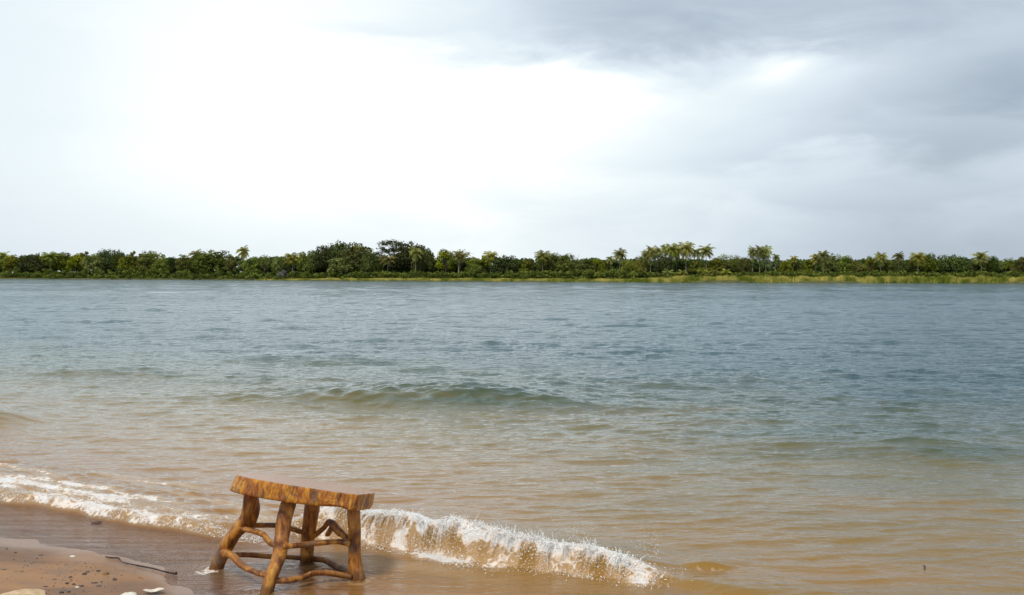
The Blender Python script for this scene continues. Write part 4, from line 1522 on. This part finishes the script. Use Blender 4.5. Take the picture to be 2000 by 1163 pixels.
# ------------------------------------------------------------------ things on the beach
def ground(px, py):
    d = ray(px, py)
    z = 0.0
    for _ in range(8):
        p = CAM + d * ((z - CAMH) / d.z)
        z = max(float(sand_z(p.x, p.y)), 0.0)
    return p


def rock(name, px, py, w, h, mat, label, cat='pebble', group=None, seed=0, flat=0.6, long=1.0, yaw=0.0):
    """w in photo px, an uneven stone half sunk in the sand"""
    p = ground(px, py)
    rr = w / 2 / FPX * p.y
    bm = bmesh.new()
    bmesh.ops.create_icosphere(bm, subdivisions=3, radius=1.0)
    rs = np.random.default_rng(seed + 500)
    o3 = rs.uniform(0, 50, 3)
    for v in bm.verts:
        c = v.co
        f = 1 + 0.35 * float(pn(c.x * 1.3 + o3[0], c.y * 1.3 + c.z + o3[1], 131)) + 0.18 * float(pn(c.x * 3.3 + o3[2], c.z * 3.3 + c.y, 132))
        v.co = Vector((c.x * rr * long * f, c.y * rr * f, c.z * rr * flat * f))
    for f in bm.faces:
        f.smooth = True
    me = bpy.data.meshes.new(name)
    bm.to_mesh(me)
    bm.free()
    me.materials.append(mat)
    o = bpy.data.objects.new(name, me)
    o.location = (p.x, p.y, p.z + rr * flat * 0.12)
    o.rotation_euler = (0, 0, yaw)
    COL.objects.link(o)
    tag(o, label, cat, group)
    return o


GD = 'dark pebbles scattered on the sand'
PEB = [(13, 1073, 4.5, 'small dark pebble nearest the left edge, up by the wet strip'),
       (30, 1080, 4.5, 'small dark pebble second from the left edge below the wet strip'),
       (80, 1085, 7, 'dark pebble standing alone left of the white shell chip'),
       (192, 1116, 7.5, 'dark pebble just left of the ochre pebble'),
       (224, 1133, 7.5, 'dark pebble right of the ochre pebble, under the driftwood stick'),
       (138, 1128, 6.5, 'dark pebble below the twig cluster, left of it'),
       (165, 1122, 9, 'dark lump of rotten leaf in the middle of the pebbles'),
       (172, 1118, 6, 'small dark crumb touching the lump of rotten leaf'),
       (131, 1140, 7, 'dark pebble at the upper left of the lowest cluster'),
       (144, 1142, 6.5, 'dark pebble in the middle of the lowest cluster'),
       (158, 1145, 9, 'largest dark pebble of the lowest cluster, beside a pale chip'),
       (184, 1139, 8.5, 'flat dark pebble right of the lowest cluster'),
       (192, 1145, 7, 'dark pebble tucked below the flat one right of the lowest cluster'),
       (120, 1158, 9, 'dark pebble lowest on the sand near the bottom edge'),
       (134, 1157, 7, 'reddish dark pebble near the bottom edge'),
       (88, 1146, 7, 'thin dark chip above the pale crust'),
       (8, 1113, 6, 'dark chip near the left edge at mid beach'),
       (107, 1132, 6, 'thin dark chip left of the pebble clusters')]
for i, (x, y, w_, lab) in enumerate(PEB):
    chip = 'chip' in lab or 'flat' in lab
    rock('pebble', x, y, w_, 0, M['pebble'], lab, 'pebble', GD, i, 0.30 if chip else 0.62, 1.5 if chip else 1.1, random.uniform(-.5, .5))
rock('pebble', 206, 1122, 12, 0, M['brownp'], 'ochre brown pebble, the largest on the sand', 'pebble', None, 31, 0.7, 1.0)
rock('bark_chip', 36, 1116, 12, 0, M['brownp'], 'flat orange brown bark chip lying on the left of the sand', 'bark chip', None, 32, 0.2, 1.5, 0.1)
rock('shell_chip', 142, 1087, 9, 0, M['shell'], 'small white shell chip on the upper sand', 'shell', None, 33, 0.28, 1.4, -0.3)
rock('shell_chip', 151, 1147, 7, 0, M['shell'], 'small pale chip beside the largest dark pebble', 'shell', None, 34, 0.3, 1.2, 0.3)
rock('white_stone', 252, 1165, 32, 0, M['shell'], 'white flat stone cut by the bottom edge left of the crumpled scrap', 'stone', None, 35, 0.42, 1.05, 0.0)
rock('pale_crust', 40, 1166, 100, 0, M['pale'], 'pale yellow sand crust in the bottom left corner', 'sand crust', None, 36, 0.07, 1.05, -0.25)
rock('wet_stone', 190, 1021, 21, 0, M['stick'], 'flat dark stone at the foot of the foamy wave on the left', 'stone', None, 37, 0.16, 1.0, 0.2)


def scrap():
    """a crumpled pale dead leaf: a thin folded sheet with real thickness"""
    p = ground(300, 1160)
    sc = 20 / FPX * p.y
    V, F = [], []
    nu, nv = 15, 8
    for j in range(nv):
        for i in range(nu):
            u, v = i / (nu - 1) * 2 - 1, j / (nv - 1) * 2 - 1
            wd = (1 - u * u) ** 0.6 * 0.5
            V.append((u * sc, v * wd * sc, sc * (0.16 + 0.28 * abs(u) ** 1.5 + 0.32 * abs(v) * wd + 0.12 * float(pn(u * 2, v * 2, 141)))))
    o = mesh_np('dead_leaf', V, grid_faces(nv, nu), M['shell'])
    m = o.modifiers.new('thickness', 'SOLIDIFY')
    m.thickness = 0.0012
    o.location = (p.x, p.y, p.z)
    o.rotation_euler = (0, 0, 0.2)
    tag(o, 'curled pale dead leaf at the bottom edge right of the white stone', 'leaf')


scrap()


def litter():
    n = 270
    C, Q = [], []
    for k in range(n):
        if k % 3:
            a, b = random.choice([(140, 1140, ), (160, 1115), (110, 1125), (200, 1100), (70, 1100), (230, 1140)])
            px, py = random.gauss(a, 26), random.gauss(b, 12)
        else:
            px, py = random.uniform(-30, 330), random.uniform(1060, 1170)
        if py < 1058 + px * 0.22:
            continue
        p = ground(px, py)
        C.append((p.x, p.y, float(sand_z(p.x, p.y)) + 0.0005))
        Q.append(min(math.exp(random.gauss(math.log(0.0014), .45)), .004))
    o = spheres('beach_litter', C, Q, M['pebble'])
    tag(o, 'fine dark crumbs of bark and grit strewn over the sand', 'litter', kind='stuff')


litter()


def stick():
    pts = [(206, 1090.5, 2.0), (218, 1092.5, 2.4), (231, 1093.5, 3.0), (236, 1098, 1.5), (243, 1102, 1.8), (258, 1105.5, 2.2), (280, 1110, 2.5), (300, 1114, 2.6), (320, 1119.5, 2.6), (336, 1123, 3.2), (344, 1125, 4.4)]
    st = empty('driftwood_stick')
    P, Rr = [], []
    for (x, y, w_) in pts:
        g = ground(x, y)
        P.append((g.x, g.y, max(g.z, float(sand_z(g.x, g.y))) + w_ / FPX * g.y * 0.7 + 0.003))
        Rr.append(w_ / FPX * g.y * 0.62)
    S = catmull([(a[0], a[1], a[2], b) for a, b in zip(P, Rr)], 4)
    S = [list(q) for q in S]
    for q in S:
        q[3] *= random.uniform(.85, 1.2)
    tv, tf = tube([([tuple(q[:3]) for q in S], [q[3] for q in S])], 8)
    o = mesh_np('driftwood_stick', tv, tf, M['stick'])
    bpy.data.objects.remove(st)
    tag(o, 'long thin dark driftwood stick lying on the sand by the water edge', 'stick')
    # twig floating on the right
    p = ground(1803, 1112)
    a = Vector((p.x - .011, p.y - .05, 0.010))
    b = Vector((p.x + .012, p.y + .03, 0.012))
    tv, tf = tube([([tuple(a), tuple((a + b) / 2 + Vector((.004, 0, .003))), tuple(b)], [.0018, .0036, .0015])], 8)
    o = mesh_np('floating_twig', tv, tf, M['stick'])
    tag(o, 'short dark twig floating alone in the brown water at lower right', 'twig')


stick()
for key, (root, _, _) in PROTO.items():
    if key not in USED:
        for ch in KIDS[key]:
            bpy.data.objects.remove(ch)
        bpy.data.objects.remove(root)
